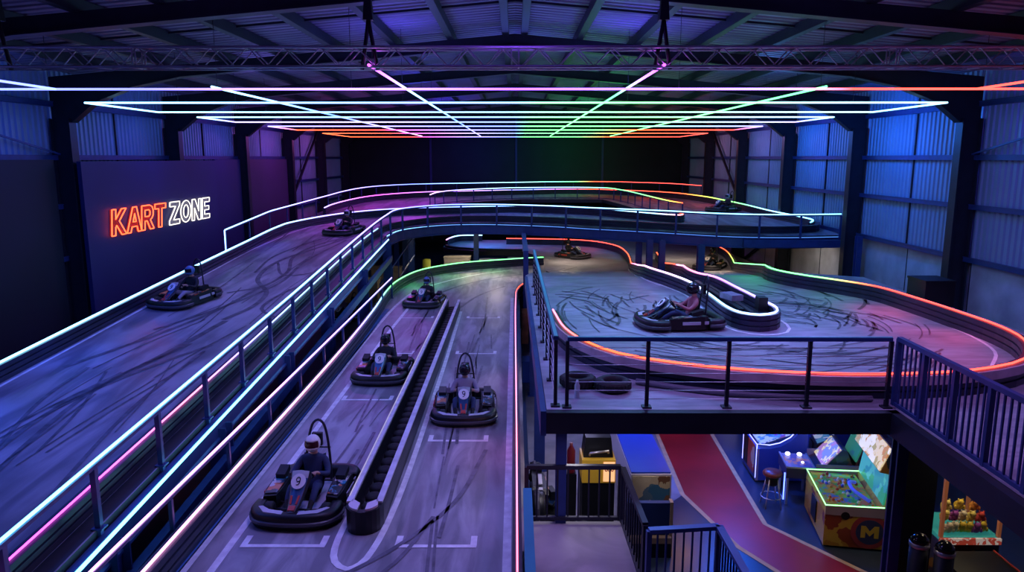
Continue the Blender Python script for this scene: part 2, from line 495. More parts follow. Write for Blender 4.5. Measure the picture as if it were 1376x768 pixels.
# dark and navy cladding along the left wall
struct(obj('wall_left_cladding', MB().box((-13.0, 8.4, 3.2), (.12, 24.6, 6.5)), darkM))
struct(obj('wall_left_cladding', MB().box((-13.0, 33.3, 3.2), (.12, 2.9, 6.46)), navyM))
struct(obj('wall_left_cladding', MB().box((-13.0, 38.6, 3.2), (.12, 6.6, 6.46)), pmat('plum_panel', (.06, .03, .10), .6, 0, .12, .5)))
mb = MB().box((-12.5, 25.88, 3.6), (.12, 9.5, 5.6))
sp = tag(obj('sign_panel', mb, navyM), 'large navy blue wall panel behind the neon letters', 'panel')

# ---- raised upper track: ramp, bridge and loop in one slab with a well in the loop
front = catmull([(-5.15, 29.3), (-4.8, 31.3), (-3.3, 32.95), (-1.4, 33.3), (1.6, 32.5), (3.2, 31.6), (4.9, 30.8), (7.1, 29.7), (8.8, 29.15), (10.8, 29.0), (13.1, 29.2)], .7)
front = [(p.x, p.y) for p in front]
outer = [(-9.95, 2), (-5.15, 2), (-5.15, 15)]+front+[(13.1, 56.9), (-10.4, 56.9), (-10.2, 30)]
hole = [(-4.2, 41.2), (-3.9, 39.5), (.4, 39.2), (4.3, 37.8), (6.6, 35.6), (7.4, 35.6), (5.7, 47.9), (.4, 47.9), (-3.2, 44.8)]
mb = MB().slab(outer, deck, [k for k, _ in DK[1:-1]], .22, [hole], 0, 1)
mb.ribbon([(-9.62, 2.5), (-9.55, 18), (-9.5, 26), (-8.9, 31.9), (-7.4, 34.0), (-5.5, 35.3), (-2.5, 36.0)], .07, deck, 2)
mb.ribbon([(-5.62, 2.5), (-5.62, 29)], .05, deck, 2)
mb.ribbon([(-5.29, 2.2), (-5.29, 15), (-5.27, 29)], .24, deck, 1, .004)
rnd = random.Random(3)
def skid_path(mb, pts, w, fn): mb.ribbon([(p.x, p.y) for p in catmull(pts, .4)], w, fn, 3, .008)
for pts, w in [([(-8.0, 19.9), (-7.3, 20.6), (-7.1, 22.4), (-7.6, 24.8), (-7.3, 27.2), (-6.4, 28.8)], .12), ([(-8.4, 16.5), (-7.6, 18.3), (-6.9, 21), (-7.0, 24), (-6.5, 28)], .10),
               ([(-7.1, 17.3), (-6.8, 18.5), (-6.9, 19.9), (-7.7, 21.5), (-7.9, 24.0), (-6.9, 27.3), (-6.1, 30)], .14), ([(-7.9, 24), (-7.0, 22), (-6.3, 22.4), (-6.1, 24)], .09), ([(-8.1, 22.4), (-8.3, 25), (-7.6, 28), (-6.8, 30)], .09),
               ([(-9.0, 14), (-8.2, 16), (-7.6, 18), (-7.3, 20.5)], .12), ([(-8.0, 12.0), (-7.4, 14.5), (-7.0, 17.2)], .16), ([(-7.4, 8.0), (-7.8, 10.0), (-7.9, 12.0), (-7.3, 14), (-6.6, 15.4)], .11), ([(-7.0, 8.0), (-7.5, 10.4), (-7.7, 13), (-7.1, 15.5)], .10),
               ([(-7.6, 7.6), (-7.7, 9.6), (-8.4, 12.4), (-8.5, 14)], .08), ([(-6.2, 9), (-6.6, 12), (-6.6, 15)], .07), ([(-5.9, 17.5), (-6.5, 18.3), (-6.4, 20), (-5.9, 21.5)], .10)]:
    skid_path(mb, pts, w, deck)
for k in range(34):
    x = rnd.uniform(-9.2, -6); y = rnd.uniform(9, 30); dx = rnd.uniform(-.6, .6)
    skid_path(mb, [(x, y), (x+dx*.5, y+1.6), (x+dx*1.4, y+3.4)], rnd.uniform(.02, .06), deck)
struct(obj('upper_track_floor', mb, [rampM, steel_dk, white, skid]))
# deck edge beams
fp = [Vector((x, y, deck(y)-.08)) for x, y in [(-5.1, 2), (-5.1, 8), (-5.1, 15), (-5.1, 22)]+front]
struct(obj('deck_edge_beam', MB().sweep(fp, [(-.02, -.42), (.07, -.42), (.07, -.38), (.03, -.36), (.03, -.06), (.07, -.04), (.07, 0), (-.02, 0)]), steel))
struct(obj('deck_edge_beam', MB().sweep([Vector((-4.95, y, deck(y)-.75)) for y in (2, 15, 28.8)], [(-.05, -.2), (.08, -.2), (.08, 0), (-.05, 0)]), steel))
struct(obj('deck_edge_beam', MB().bar((9.1, 28.95, 3.15), (13.1, 28.85, 3.15), .2, .3), steel))
struct(obj('bridge_beam', MB().bar((.40, 26.3, 3.06), (.40, 33.6, 3.06), .18, .24), steel))
def post(x, y, z1, w=.26, z0=0.):
    mb = MB().box((x, y, (z0+z1)/2), (w*.25, w, z1-z0)).box((x, y-w/2, (z0+z1)/2), (w, .03, z1-z0)).box((x, y+w/2, (z0+z1)/2), (w, .03, z1-z0)).box((x, y, z0+.015), (w*1.5, w*1.5, .03))
    return struct(obj('support_column', mb, steel))
post(.40, 26.4, 2.96, .19)
post(7.42, 28.95, 3.1, .26, plat(28.95))
post(12.95, 27.4, 3.6, .2)
for x, y in ((5.55, 29.9), (6.02, 29.7), (5.3, 31.0)): post(x, y, 3.2, .24, plat(y)-.02)
for y in (28.9, 24.1, 19.4, 15.7, 12., 8.5): post(-5.1, y, deck(y)-.3, .3)
for x, y in ((-9.4, 14), (-9.4, 21), (-9.4, 28), (-5.6, 37), (-5.0, 35), (-2, 37.5), (-7.5, 36), (-7.2, 44), (10.5, 44), (3, 46.5)): post(x, y, deck(y)-.25, .26)

# ---- lower lane
gw = [(-4.3, 22.5), (-4.55, 25.5), (-4.5, 27.8), (-3.95, 30.5), (-2.4, 32.6), (-.6, 33.65), (.85, 34.35), (1.4, 34.65)]
ln = [(-4.3, 2)]+[(p.x, p.y) for p in catmull(gw, .6)]+[(1.4, 28.2), (.55, 27.85), (.16, 27.4), (.16, 2)]
mb = MB().slab(ln, lane, (), .2, mi=0, mi_side=1, bottom=.01)
for p, w in [([(-4.06, 3), (-4.1, 15), (-4.15, 20), (-4.05, 25), (-3.75, 27.4), (-2.8, 29.6), (-1.4, 31.6), (-.1, 32.7)], .10), ([(-3.74, 3), (-3.72, 12), (-3.68, 20), (-3.6, 24.2)], .10), ([(-.1, 3), (-.1, 26)], .11),
             ([(-2.36, 15), (-2.34, 10), (-2.34, 8.75), (-2.26, 8.42), (-2.08, 8.26), (-1.93, 8.38), (-1.84, 8.7), (-1.74, 10), (-1.72, 16), (-1.78, 23.6)], .09)]:
    mb.ribbon([(q.x, q.y) for q in catmull(p, .4)], w, lane, 2)
mb.ribbon([(-4.17, 3), (-4.18, 12), (-4.22, 20), (-4.28, 24)], .14, lane, 4)  # blue ribbon between the left barrier and the white line
for x0, x1, y in ((-3.59, -2.48, 8.8), (-1.57, -.50, 8.8), (-1.56, -.48, 12.41), (-3.64, -2.57, 14.65), (-1.54, -.48, 18.32), (-3.70, -2.6, 18.32), (-1.53, -.47, 22.6), (-3.68, -2.59, 22.6)):
    mb.ribbon([(x0, y), (x1, y)], .075, lane, 2)
    mb.ribbon([(x0+.04, y), (x0+.04, y+.26)], .085, lane, 2, .007); mb.ribbon([(x1-.04, y), (x1-.04, y+.26)], .085, lane, 2, .007)
rnd = random.Random(5)
for k in range(50):
    x = rnd.choice((-3.1, -2.8, -1.15, -.85))+rnd.uniform(-.25, .25); y = rnd.uniform(7.2, 24); d = rnd.uniform(-.08, .08)
    skid_path(mb, [(x, y), (x+d, y+.8), (x+d*2, y+rnd.uniform(1.2, 2.6))], rnd.uniform(.02, .06), lane)
for pts, w in [([(-2.2, 8.0), (-1.6, 8.7), (-.9, 10.0), (-.5, 12)], .07), ([(-2.0, 7.6), (-1.5, 8.4), (-1.15, 9.6)], .06), ([(-1.9, 24), (-1.3, 26.5), (-.4, 28.4)], .10), ([(-3.2, 25.5), (-2.4, 28), (-1.2, 30), (.3, 31.4)], .12)]:
    skid_path(mb, pts, w, lane)
struct(obj('lane_floor', mb, [trackM, darkM, white, skid, pmat('lane_edge_blue', (.06, .16, .42), .5, 0, .2)]))
# far lower loop behind the lane
lp = [(-4.1, 41.4), (-3.7, 40.6), (-2.2, 39.6), (.4, 39.3), (1.55, 37), (1.55, 34.7), (1.5, 32.6), (11.6, 32.6), (11.6, 44.9), (-2.2, 44.9), (-3.4, 44.4), (-4.1, 42.6)]
# ---- platform and its ramps
rightedge = [(10.4, 3), (10.4, 21.5), (11.5, 32.6)]
pf = [(.45, 9.85), (5.38, 9.85), (5.22, 3)]+rightedge+[(11.5, 44.9), (-2.2, 44.9), (-3.4, 44.4), (-4.1, 42.6), (-4.1, 41.4), (-3.7, 40.6), (-2.2, 39.6), (.4, 39.3), (1.4, 37), (1.4, 34.6), (1.4, 28.5), (.62, 27.9), (.34, 23.3), (.40, 18.2)]
mb = MB().slab(pf, plat, (21.5, 32.5), .25, mi=0, mi_side=1)
for p, w in [([(4.05, 20.0), (3.75, 21.5), (4.3, 26), (5.2, 33)], .06), ([(4.05, 20.2), (4.4, 18.7), (4.42, 16.9), (4.40, 15.3), (4.55, 14.6), (5.0, 14.25), (5.55, 14.5), (5.8, 15.2), (5.76, 16.2)], .06),
             ([(8.3, 26.1), (7.5, 21.6), (7.9, 20.5), (8.75, 19), (9.0, 18.2), (9.15, 16), (9.1, 14.2), (8.8, 13), (8.1, 12.0)], .06)]:
    mb.ribbon([(q.x, q.y) for q in catmull(p, .4)], w, plat, 2)
rnd = random.Random(11)
def arc_marks(n, cx, cy, r0, r1, a0, a1, la, lb, w0, w1, okf):
    for k in range(n):
        r = rnd.uniform(r0, r1); a = math.radians(rnd.uniform(a0, a1)); l = math.radians(rnd.uniform(la, lb)); dr = rnd.uniform(-.5, .5)
        P = [(cx+(r+dr*t)*math.cos(a+l*t), cy+(r+dr*t)*math.sin(a+l*t)) for t in (0, .25, .5, .75, 1)]
        if all(okf(*p) for p in P): skid_path(mb, P, rnd.uniform(w0, w1), plat)
arc_marks(60, 6.6, 17.2, 2.6, 5.6, 150, 225, 8, 26, .02, .07, lambda x, y: .95 < x < 4.25 and y > 12.9)
arc_marks(16, 0.2, 16.6, 1.2, 3.8, -40, 60, 10, 40, .02, .08, lambda x, y: .95 < x < 4.2 and y > 13)
arc_marks(75, 5.2, 15.4, 1.0, 3.6, -35, 75, 10, 40, .02, .07, lambda x, y: 5.75 < x < 8.85)
arc_marks(20, 4.4, 18.4, 2.2, 4.4, -55, 10, 12, 35, .03, .09, lambda x, y: 5.75 < x < 8.9)
arc_marks(90, 4.9, 15.6, 1.4, 4.6, 215, 300, 10, 35, .015, .05, lambda x, y: 1.8 < x < 8.3 and 11.2 < y < 14.2)
for k in range(12):
    x = rnd.uniform(1.6, 3.6); y = rnd.uniform(24, 31)
    skid_path(mb, [(x, y), (x-.3, y+1.4), (x+.4, y+2.6)], rnd.uniform(.05, .10), plat)
struct(obj('platform_floor', mb, [swirlM, steel_dk, white, skid]))
struct(obj('platform_edge_beam', MB().box((2.9, 9.79, 2.84), (5.0, .12, .31)), steel_dk))
struct(obj('platform_edge_beam', MB().bar((5.32, 9.85, 2.83), (5.16, 3, 2.83), .12, .33), steel_dk))
struct(obj('platform_edge_beam', MB().bar((.40, 9.72, 2.84), (.34, 21.5, 2.84), .08, .36), steel))
for x, y, w in ((.67, 9.98, .15), (5.63, 10.1, .16), (.52, 14.6, .22), (.52, 19.5, .22), (6.6, 16.0, .3), (9.8, 12.2, .3), (9.8, 19, .3)): post(x, y, 2.74, w)
struct(obj('support_wall', MB().box((6.12, 10.5, 1.36), (.62, .12, 2.72)), darkM))
# landing in front of the gap
mb = MB().slab([(.14, 3), (2.5, 3), (2.5, 8.12), (1.62, 8.12), (1.62, 9.95), (.14, 9.95)], lambda y: 1.25, (), .25, mi=0, mi_side=1)
struct(obj('landing_floor', mb, [dullM, steel_dk]))
for x, y in ((.3, 9.7), (1.45, 9.7), (2.3, 7.9), (.3, 4.5), (2.3, 4.5)): post(x, y, 1.0, .14)

# ================================================================== BARRIERS AND RAILS
LG = 'track barriers edged with light strips'
barrier('long black barrier with cyan strip along the wall side of the upper ramp',
        [(-9.78, 2), (-9.76, 12), (-9.7, 20), (-9.58, 26), (-9.5, 28.9), (-9.15, 31.3), (-7.9, 34.6), (-6.1, 36.6), (-3.5, 37.6), (.3, 38.25), (4.0, 36.8), (6.0, 34.8), (7.1, 33.7), (7.55, 33.5), (7.8, 33.9), (7.75, 34.8)],
        deck, [(0, CY), (.35, CW), (.52, CW), (.60, WV), (.72, BL), (.82, CW), (.95, CW), (.985, OR), (1, RD)], r=.034, group=LG)
barrier('low black barrier with thin magenta strip on the rail side of the upper ramp',
        [(-5.5, 2), (-5.5, 14), (-5.5, 28.5), (-5.15, 31), (-3.5, 33.3), (-1.3, 33.9), (1.8, 33.1), (3.4, 32.2), (5.1, 31.4), (7.3, 30.3), (9, 29.75), (10.9, 29.6), (12.3, 30.0), (12.95, 31.2)],
        deck, [(0, MG), (.25, MG), (.36, PK_), (.45, WV), (.6, CW), (1, CW)], h=.28, r=.018, group=LG, strip_to=.54)
barrier('far barrier round the back of the upper loop, strip turning violet to red to cyan',
        [(-9.7, 37.2), (-9.8, 39.2), (-9.5, 43), (-8.6, 46.8), (-6.2, 50.2), (-3, 51.6), (.4, 53), (5, 54), (8.6, 51.8), (10.5, 49.6), (11.6, 45.8), (12, 42.5), (12.3, 39.5), (12.45, 35.5), (12.75, 33), (12.8, 31.4), (12.3, 30.4)],
        deck, [(0, WV), (.18, MG), (.30, VI), (.42, BL), (.5, OR), (.55, RD), (.66, OR), (.76, YG), (.82, GR), (.9, CW), (1, CY)], r=.034, group=LG)
barrier('green-lit barrier that bounds the wall side of the starting lanes and curves away right',
        [(-4.22, 2), (-4.24, 10), (-4.28, 18), (-4.4, 22.5), (-4.55, 25.5), (-4.5, 27.8), (-3.9, 30.5), (-2.35, 32.5), (-.6, 33.5), (.9, 34.2), (1.35, 34.3)],
        lane, [(0, WP), (.42, WP), (.52, WV), (.60, CW), (.68, GR), (1, GR)], h=.35, r=.026, group=LG)
barrier('narrow barrier with pinkish red strip along the right side of the starting lanes, hooking right',
        [(.03, 2), (.03, 12), (.03, 24.3), (.08, 25.8), (.36, 27.1), (.75, 27.6)], lane, [(0, RD), (.5, PK_), (.8, PK_), (.93, OR), (1, RD)], h=.35, w=.12, r=.017, group=LG)
barrier('outer barrier of the right platform, strip running orange to green to red along its sweep',
        [(10.9, 40), (10.75, 37), (10.2, 34), (9.0, 29), (7.7, 22.5), (7.4, 20.9), (7.75, 19.85), (8.5, 18.75), (8.97, 17.9), (9.15, 16.4), (9.22, 14.8), (9.2, 13.5), (8.95, 12.5), (8.1, 11.25), (6.9, 10.62), (5.7, 10.42), (4.6, 10.42), (3.5, 10.62), (2.5, 11.0), (1.7, 11.55), (1.25, 12.3), (.95, 13.3), (.8, 15)],
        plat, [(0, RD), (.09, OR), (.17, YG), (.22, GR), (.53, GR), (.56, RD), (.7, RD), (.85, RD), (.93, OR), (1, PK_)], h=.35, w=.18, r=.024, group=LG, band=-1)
isl = [(2.85, 42.2), (4.35, 41.4), (5.4, 39.4), (5.6, 36.4), (4.75, 29), (3.9, 22.4), (3.88, 21.4), (4.28, 19.9), (4.52, 18.7), (4.58, 17.0), (4.58, 15.3), (4.7, 14.8), (5.0, 14.6), (5.38, 14.8), (5.6, 15.3), (5.58, 16.2), (5.50, 17.8), (5.38, 19.5), (5.1, 20.1), (5.0, 21.2), (5.5, 24.6), (6.3, 29), (7.1, 36.3)]
barrier('long island barrier with rounded near end between the two platform legs, white to violet strip',
        [(-.5, 42.7)]+isl, plat, [(0, RD), (.12, RD), (.26, OR), (.38, PK_), (.46, WP), (.56, CW), (.63, WV), (.67, VI), (.71, PK_), (.76, WP), (.79, RD), (1, OR)], h=.33, w=.14, r=.03, group=LG, step=.3)
b = barrier('dark low barrier round the distant lower loop with a blue-white strip', [(-2.0, 44.4), (-3.3, 44.3), (-3.85, 42.8), (-3.95, 41.9)], lane, [(0, CW), (.5, CW), (.85, VI), (1, WP)], r=.04, group=LG)
barrier('dark barrier closing the front of the distant lower loop, faint white strip on top', [(-3.95, 41.6), (-3.6, 40.8), (-2.2, 39.85), (-.8, 39.5), (.4, 39.4)], lane, None, group=LG, h=.12)

# central divider of the start lanes: hollow trough with pale caps
root = thing('lane_divider', 'long narrow trough divider with pale capped walls between the two starting lanes', 'barrier', (-2.1, 16.5, 1.5))
xl, xr = -2.27, -1.86
pw = [(-.05, 0), (.05, 0), (.05, .33), (-.05, .33)]
u = [(xl+.02, 23.9), (xl, 9.4)]+[((xl+xr)/2-.19*math.cos(a), 9.32-.2*math.sin(a)) for a in [PI*k/10 for k in range(1, 10)]]+[(xr, 9.4), (xr-.02, 23.9)]
obj('trough_wall', MB().sweep([Vector((x, y, 1.5)) for x, y in u], pw), blackp, root)
for x in (xl, xr):
    obj('wall_cap', MB().box((x, 16.6, 1.845), (.085, 14.5, .03)), greyp, root)
led('light_strip', [(xl-.03, 23.9, 1.87), (xl-.03, 9.5, 1.87)], [(0, (.10, .09, .16)), (1, (.10, .09, .16))], root, .010)
cap = [((xl+xr)/2-.21*math.cos(a), 9.32-.22*math.sin(a)) for a in [PI*k/12 for k in range(13)]]
obj('end_pad', MB().prism(cap[1:6]+[((xl+xr)/2-.05, 9.3), ((xl+xr)/2-.17, 9.42)], Matrix.Translation((0, 0, 1.83)), .03).prism(cap[7:12]+[((xl+xr)/2+.17, 9.42), ((xl+xr)/2+.05, 9.3)], Matrix.Translation((0, 0, 1.83)), .03), pmat('pale_pad', (.7, .6, .68), .5), root)
mb = MB()
for k in range(46): mb.lathe([(.10, 0), (.13, .03), (.13, .10), (.10, .13), (.04, .13)], 12, Matrix.Translation(((xl+xr)/2, 9.68+k*.31, 1.52)))
o = obj('roller_filling', mb, rubber, root); o['kind'] = 'stuff'
# pipes and clutter lying in the platform island
isl_z = lambda y: plat(y)
tag(obj('foam_rail', MB().bar((4.95, 15.6, 3.2), (4.88, 19.4, 3.2), .12, .12).bar((5.2, 15.4, 3.12), (5.15, 19.3, 3.12), .1, .14), blackp), 'black foam rails lying inside the island barrier', 'rail')
tag(obj('foam_block', MB().box((5.42, 15.75, 3.35), (.2, .26, .3)), blackp, bevel=.02), 'black foam block on the near right corner of the island barrier', 'block')
tag(obj('foam_block', MB().box((5.04, 16.7, 3.33), (.3, .5, .13), rz=.3), pmat('dusty_pad', (.2, .18, .25), .6, 0, .3), bevel=.02), 'dusty grey foam pad lying among rails inside the island', 'block')

guard_rail('steel railing with cyan light strip on the open side of upper ramp and bridge',
           [(-5.15, 5.1), (-5.12, 15), (-5.08, 28.6), (-4.75, 31.2), (-3.3, 32.85), (-1.4, 33.2), (1.6, 32.4), (3.2, 31.5), (4.9, 30.7), (7.1, 29.6), (8.8, 29.05), (10.8, 28.9), (12.95, 29.05)],
           deck, .84, 1.62, [(0, CY), (.3, CW), (.42, WV), (.5, WV), (.62, BL), (.74, CW), (1, CY)], r=.028)
e = led('edge_light', [Vector((x+.12, y-.02, deck(y)-.08)) for x, y in [(-5.1, 3.5), (-5.1, 15), (-5.1, 22), (-5.1, 28.6)]], [(0, CY), (.5, CY), (.8, CW), (1, CW)], None, .034)
tag(e, 'straight cyan light tube along the lower edge of the upper ramp deck', 'light tube')
e = led('edge_light', [Vector((x, y-.1, deck(y)-.06)) for x, y in front], [(0, CW), (.2, (.06, .16, .4)), (.6, (.03, .08, .3)), (1, (.03, .10, .3))], None, .014)
tag(e, 'thin dim blue light tube along the curved front edge of the bridge deck', 'light tube')
guard_rail('waist-high railing with pinkish white strip left of the starting lanes',
           [(-4.42, 3), (-4.42, 15), (-4.44, 25.9)], lane, .74, 1.9, [(0, WP), (.2, WP), (.75, WV), (1, WV)], post=(.05, .05), rail=(.05, .04), smooth=False, r=.024)
guard_rail('railing with violet strip starting beside the navy sign panel along the left wall',
           [(-10.05, 25.2), (-9.95, 32), (-9.85, 38.5), (-9.75, 42.6), (-9.0, 47.4), (-7.4, 49.9), (-5.8, 51.0), (-3, 52.1), (1, 53.6), (5.9, 54.8), (9.2, 53), (10.9, 51.4), (12.2, 48.2)],
           deck, .85, 2.2, [(0, CW), (.2, WV), (.4, WV), (.52, BL), (.66, CW), (.78, GR), (.80, OR), (.86, RD), (1, RD)], post=(.05, .05), rail=(.05, .04), r=.03)
e = led('post_light', [(-10.05, 25.15, deck(25.2)+.02), (-10.05, 25.15, deck(25.2)+.86)], [(0, BL), (1, CW)], None, .03)
tag(e, 'short upright light tube closing the near end of the left wall railing', 'light tube')
guard_rail('inner fence round the upper loop well, strip shading violet through green to orange',
           [(-4.75, 41.0), (-4.5, 43.2), (-3.5, 45.3), (-1.5, 47.2), (.4, 48.2), (4.5, 48.6), (6.0, 47.8), (6.6, 45.4), (7.75, 36.6), (8.1, 35.4)],
           deck, .72, 1.5, [(0, WP), (.14, WV), (.3, CW), (.48, CW), (.56, GR), (.78, GR), (.9, YG), (1, OR)], post=(.05, .05), rail=(.05, .04), r=.03, midrails=(.05,))
# platform railing: cable infill
CBL = 7
def cable_rail(label, a, b, n, cables=True, h=1.0, double=False):
    a = Vector(a); b = Vector(b)
    root = thing('guard_rail', label, 'railing', a)
    obj('handrail', MB().bar(a+Vector((0, 0, h)), b+Vector((0, 0, h)), .075, .05), steel, root)
    obj('rail_edge', MB().bar(a+Vector((0, 0, h+.03)), b+Vector((0, 0, h+.03)), .05, .012), pmat('teal_cap', (.12, .48, .52), .35, .1), root)
    for i in range(n+1):
        p = a.lerp(b, i/n); d = (b-a).normalized(); rz = math.atan2(d.y, d.x)
        mb = MB().box((p.x, p.y, p.z+h/2), (.05, .05, h-.05), rz=rz).box((p.x, p.y, p.z+.012), (.13, .13, .024), rz=rz)
        obj('post', mb, steel_dk, root)
    if cables:
        for k in range(CBL):
            z = h*(k+1)/(CBL+1)
            obj('cable', MB().tube([a+Vector((0, 0, z)), b+Vector((0, 0, z))], .006, 5), alum, root)
    return root
cable_rail('cable railing with dark posts along the near edge of the right platform', (.74, 9.95, 3.0), (5.28, 9.95, 3.0), 4)
cable_rail('cable railing with teal top running into depth along the left edge of the right platform', (.58, 10.0, 3.0), (.52, 19.8, 3.0), 8)

def baluster_rail(label, pts, h, sp, zfloor, mat=steel, big=0, toprail=(.07, .06), bar=.022, cap=None):
    root = thing('baluster_rail', label, 'railing', (*pts[0], zfloor))
    for a, b in zip(pts, pts[1:]):
        a = Vector((*a, zfloor)); b = Vector((*b, zfloor)); d = (b-a)
        up = Vector((0, 0, 1))
        obj('handrail', MB().bar(a+up*h, b+up*h, *toprail), cap or mat, root)
        obj('bottom_rail', MB().bar(a+up*.09, b+up*.09, .05, .05), mat, root)
        n = max(1, int(d.length/sp))
        for i in range(n+1):
            p = a.lerp(b, i/n); w = bar
            if i in (0, n) or (big and i % big == 0): w = .06
            obj('post' if w > .03 else 'baluster', MB().box((p.x, p.y, p.z+h/2+.03), (w, w, h-.06), rz=math.atan2(d.y, d.x)), mat, root)
    return root
baluster_rail('dark baluster railing on the raised walkway at the right, above the arcade', [(5.36, 9.9), (5.22, 3.2)], 1.02, .115, 3.0, steel, 6)
baluster_rail('dark baluster railing across the far edge of the concrete landing', [(.17, 9.88), (1.52, 9.88)], .88, .15, 1.25, steel_dk)
baluster_rail('dark baluster railing along the right side of the concrete landing', [(1.55, 9.82), (1.58, 8.2)], .88, .15, 1.25, steel_dk)
baluster_rail('near baluster railing with wide blue handrail turning round the landing corner', [(1.6, 8.06), (2.46, 8.16), (2.50, 3.2)], .88, .1, 1.25, steel, 0, (.09, .05), .02, pmat('blue_handrail', (.05, .09, .30), .35, .2))
tag(obj('handrail_panel', MB().box((.16, 6.0, 1.85), (.06, 5.4, .95)).box((.16, 6.0, 2.34), (.11, 5.4, .05)), pmat('teal_panel', (.03, .24, .36), .4, .2)), 'teal capped panel rail along the left side of the landing', 'railing')

# ================================================================== LED CEILING GRID AND TRUSS
ZG = 7.95
def tube_thing(label, path, st, group='led tubes of the ceiling grid', hang=()):
    root = led('led_tube', path, st, None, .034)
    tag(root, label, 'light tube', group)
    for p in hang:
        obj('hanger', MB().tube([(p[0], p[1], ZG), (p[0], p[1], RZ(p[0])-.05)], .006, 4), steel_dk, root)
    return root
ORD = ['', 'second', 'third', 'fourth', 'fifth', 'sixth', 'seventh', 'eighth', 'farthest']
def xs(st, L=11.5): return [((x+L)/(2*L), c) for x, c in st]
yb = [16.1, 20.0, 24.1, 27.0, 30.7, 34.7, 39.3, 44.5, 52.0]
tube_thing('nearest cross tube of the ceiling grid, violet-blue turning red at its right end', [(-13.1+26.2*k/40, yb[0], ZG) for k in range(41)], xs([(-13.1, BL), (-8, (.12, .13, 1.)), (-3, VI), (0, (.3, .08, 1.)), (5.5, VI), (6.7, PK_), (7.0, RD), (13.1, RD)], 13.1), hang=[(x, yb[0]) for x in (-10, -3.5, 3.5, 10)])
for sx, nm, c in ((-1, 'left', [(0, BL), (1, (.15, .12, 1))]), (1, 'right', [(0, RD), (1, RD)])):
    tube_thing('short tube running towards the viewer at the far %s front corner of the ceiling grid' % nm, [(9.85*sx, 16.1, ZG), (9.85*sx, 10.6, ZG)], c, hang=[(9.85*sx, 12)])
base_near = [(-11.5, CW), (-6, (.18, .42, 1)), (-2, (.18, .36, 1)), (.2, (.18, .42, .95)), (.5, (.2, .9, .42)), (3, GR), (6, (.2, 1, .34)), (8, CW), (11.5, CW)]
base_mid = [(-11.5, WV), (-6, WV), (-2, (.18, .25, 1)), (.2, BL), (.5, GR), (5, GR), (8, CW), (11.5, WV)]
base_far = [(-11.5, OR), (-7, RD), (-6, MG), (-3, WV), (.2, BL), (.5, GR), (4.5, GR), (6.5, OR), (11.5, RD)]
for i in range(1, 9, 2):
    sets = []
    st0 = (base_near, base_near, base_mid, base_far)[i//2]; st1 = (base_near, base_mid, base_far, base_far)[i//2]
    L = 11.5
    for j, st in ((i, st0), (i+1, st1)):
        if j > 8: continue
        tube_thing('%s cross tube from the front of the ceiling grid, %s' % (ORD[j], 'half blue, half green' if j < 6 else 'violet and green with red ends'),
                   [(-L+2*L*k/40, yb[j], ZG) for k in range(41)], xs(st), hang=[(x, yb[j]) for x in (-9, -3, 3, 9)])
    if i+1 <= 8:
        for sx, nm in ((-1, 'left'), (1, 'right')):
            c0 = st0[0 if sx < 0 else -1][1]; c1 = st1[0 if sx < 0 else -1][1]
            tube_thing('short %s end tube joining the %s and %s cross tubes of the ceiling grid' % (nm, ORD[i], ORD[i+1]), [(L*sx, yb[i], ZG), (L*sx, yb[i+1], ZG)], [(0, c0), (1, c1)])
for x, y0, nm, st in ((-2.4, 12.4, 'left of centre, running into depth, purple shading to blue', [(0, (.6, .08, .95)), (.06, VI), (.14, CW), (.5, (.1, .2, 1)), (1, WV)]), (2.45, 12.4, 'right of centre, running into depth, purple shading to green', [(0, (.6, .08, .95)), (.06, VI), (.14, (.1, .8, .3)), (.4, GR), (1, GR)]),
                      (-6.5, 16.1, 'far left, running into depth, cyan shading to pink', [(0, CW), (.3, (.1, .2, 1)), (.6, WV), (1, WP)]), (6.65, 16.1, 'far right, running into depth, green throughout', [(0, (.1, .8, .25)), (.3, GR), (1, GR)])):
    tube_thing('long ceiling tube '+nm, [(x, y0+(52-y0)*k/40, ZG+.05) for k in range(41)], st, hang=[(x, y0+.3)])

root = thing('lighting_truss', 'long aluminium box truss spanning the hall near the roof', 'truss', (0, 12.6, 7.98))
for y in (12.45, 12.78):
    for z in (7.98, 8.29): obj('chord', MB().tube([(-13.2, y, z), (13.2, y, z)], .026, 8), alum, root)
for (y0, z0), (y1, z1), nm in (((12.45, 7.98), (12.45, 8.29), 'front_lattice'), ((12.78, 7.98), (12.78, 8.29), 'rear_lattice'), ((12.45, 7.98), (12.78, 7.98), 'bottom_lattice'), ((12.45, 8.29), (12.78, 8.29), 'top_lattice')):
    mb = MB(); x = -13.1; k = 0
    while x < 13:
        a = (x, y0, z0) if k % 2 == 0 else (x, y1, z1); b = (x+.3, y1, z1) if k % 2 == 0 else (x+.3, y0, z0)
        mb.tube([a, b], .011, 5); x += .3; k += 1
    for x in (-13.1, -9.6, -6.3, -6.25, -.06, .06, 6.25, 6.3, 9.6, 13.1): mb.tube([(x, y0, z0), (x, y1, z1)], .014, 5)
    obj(nm, mb, alum, root)
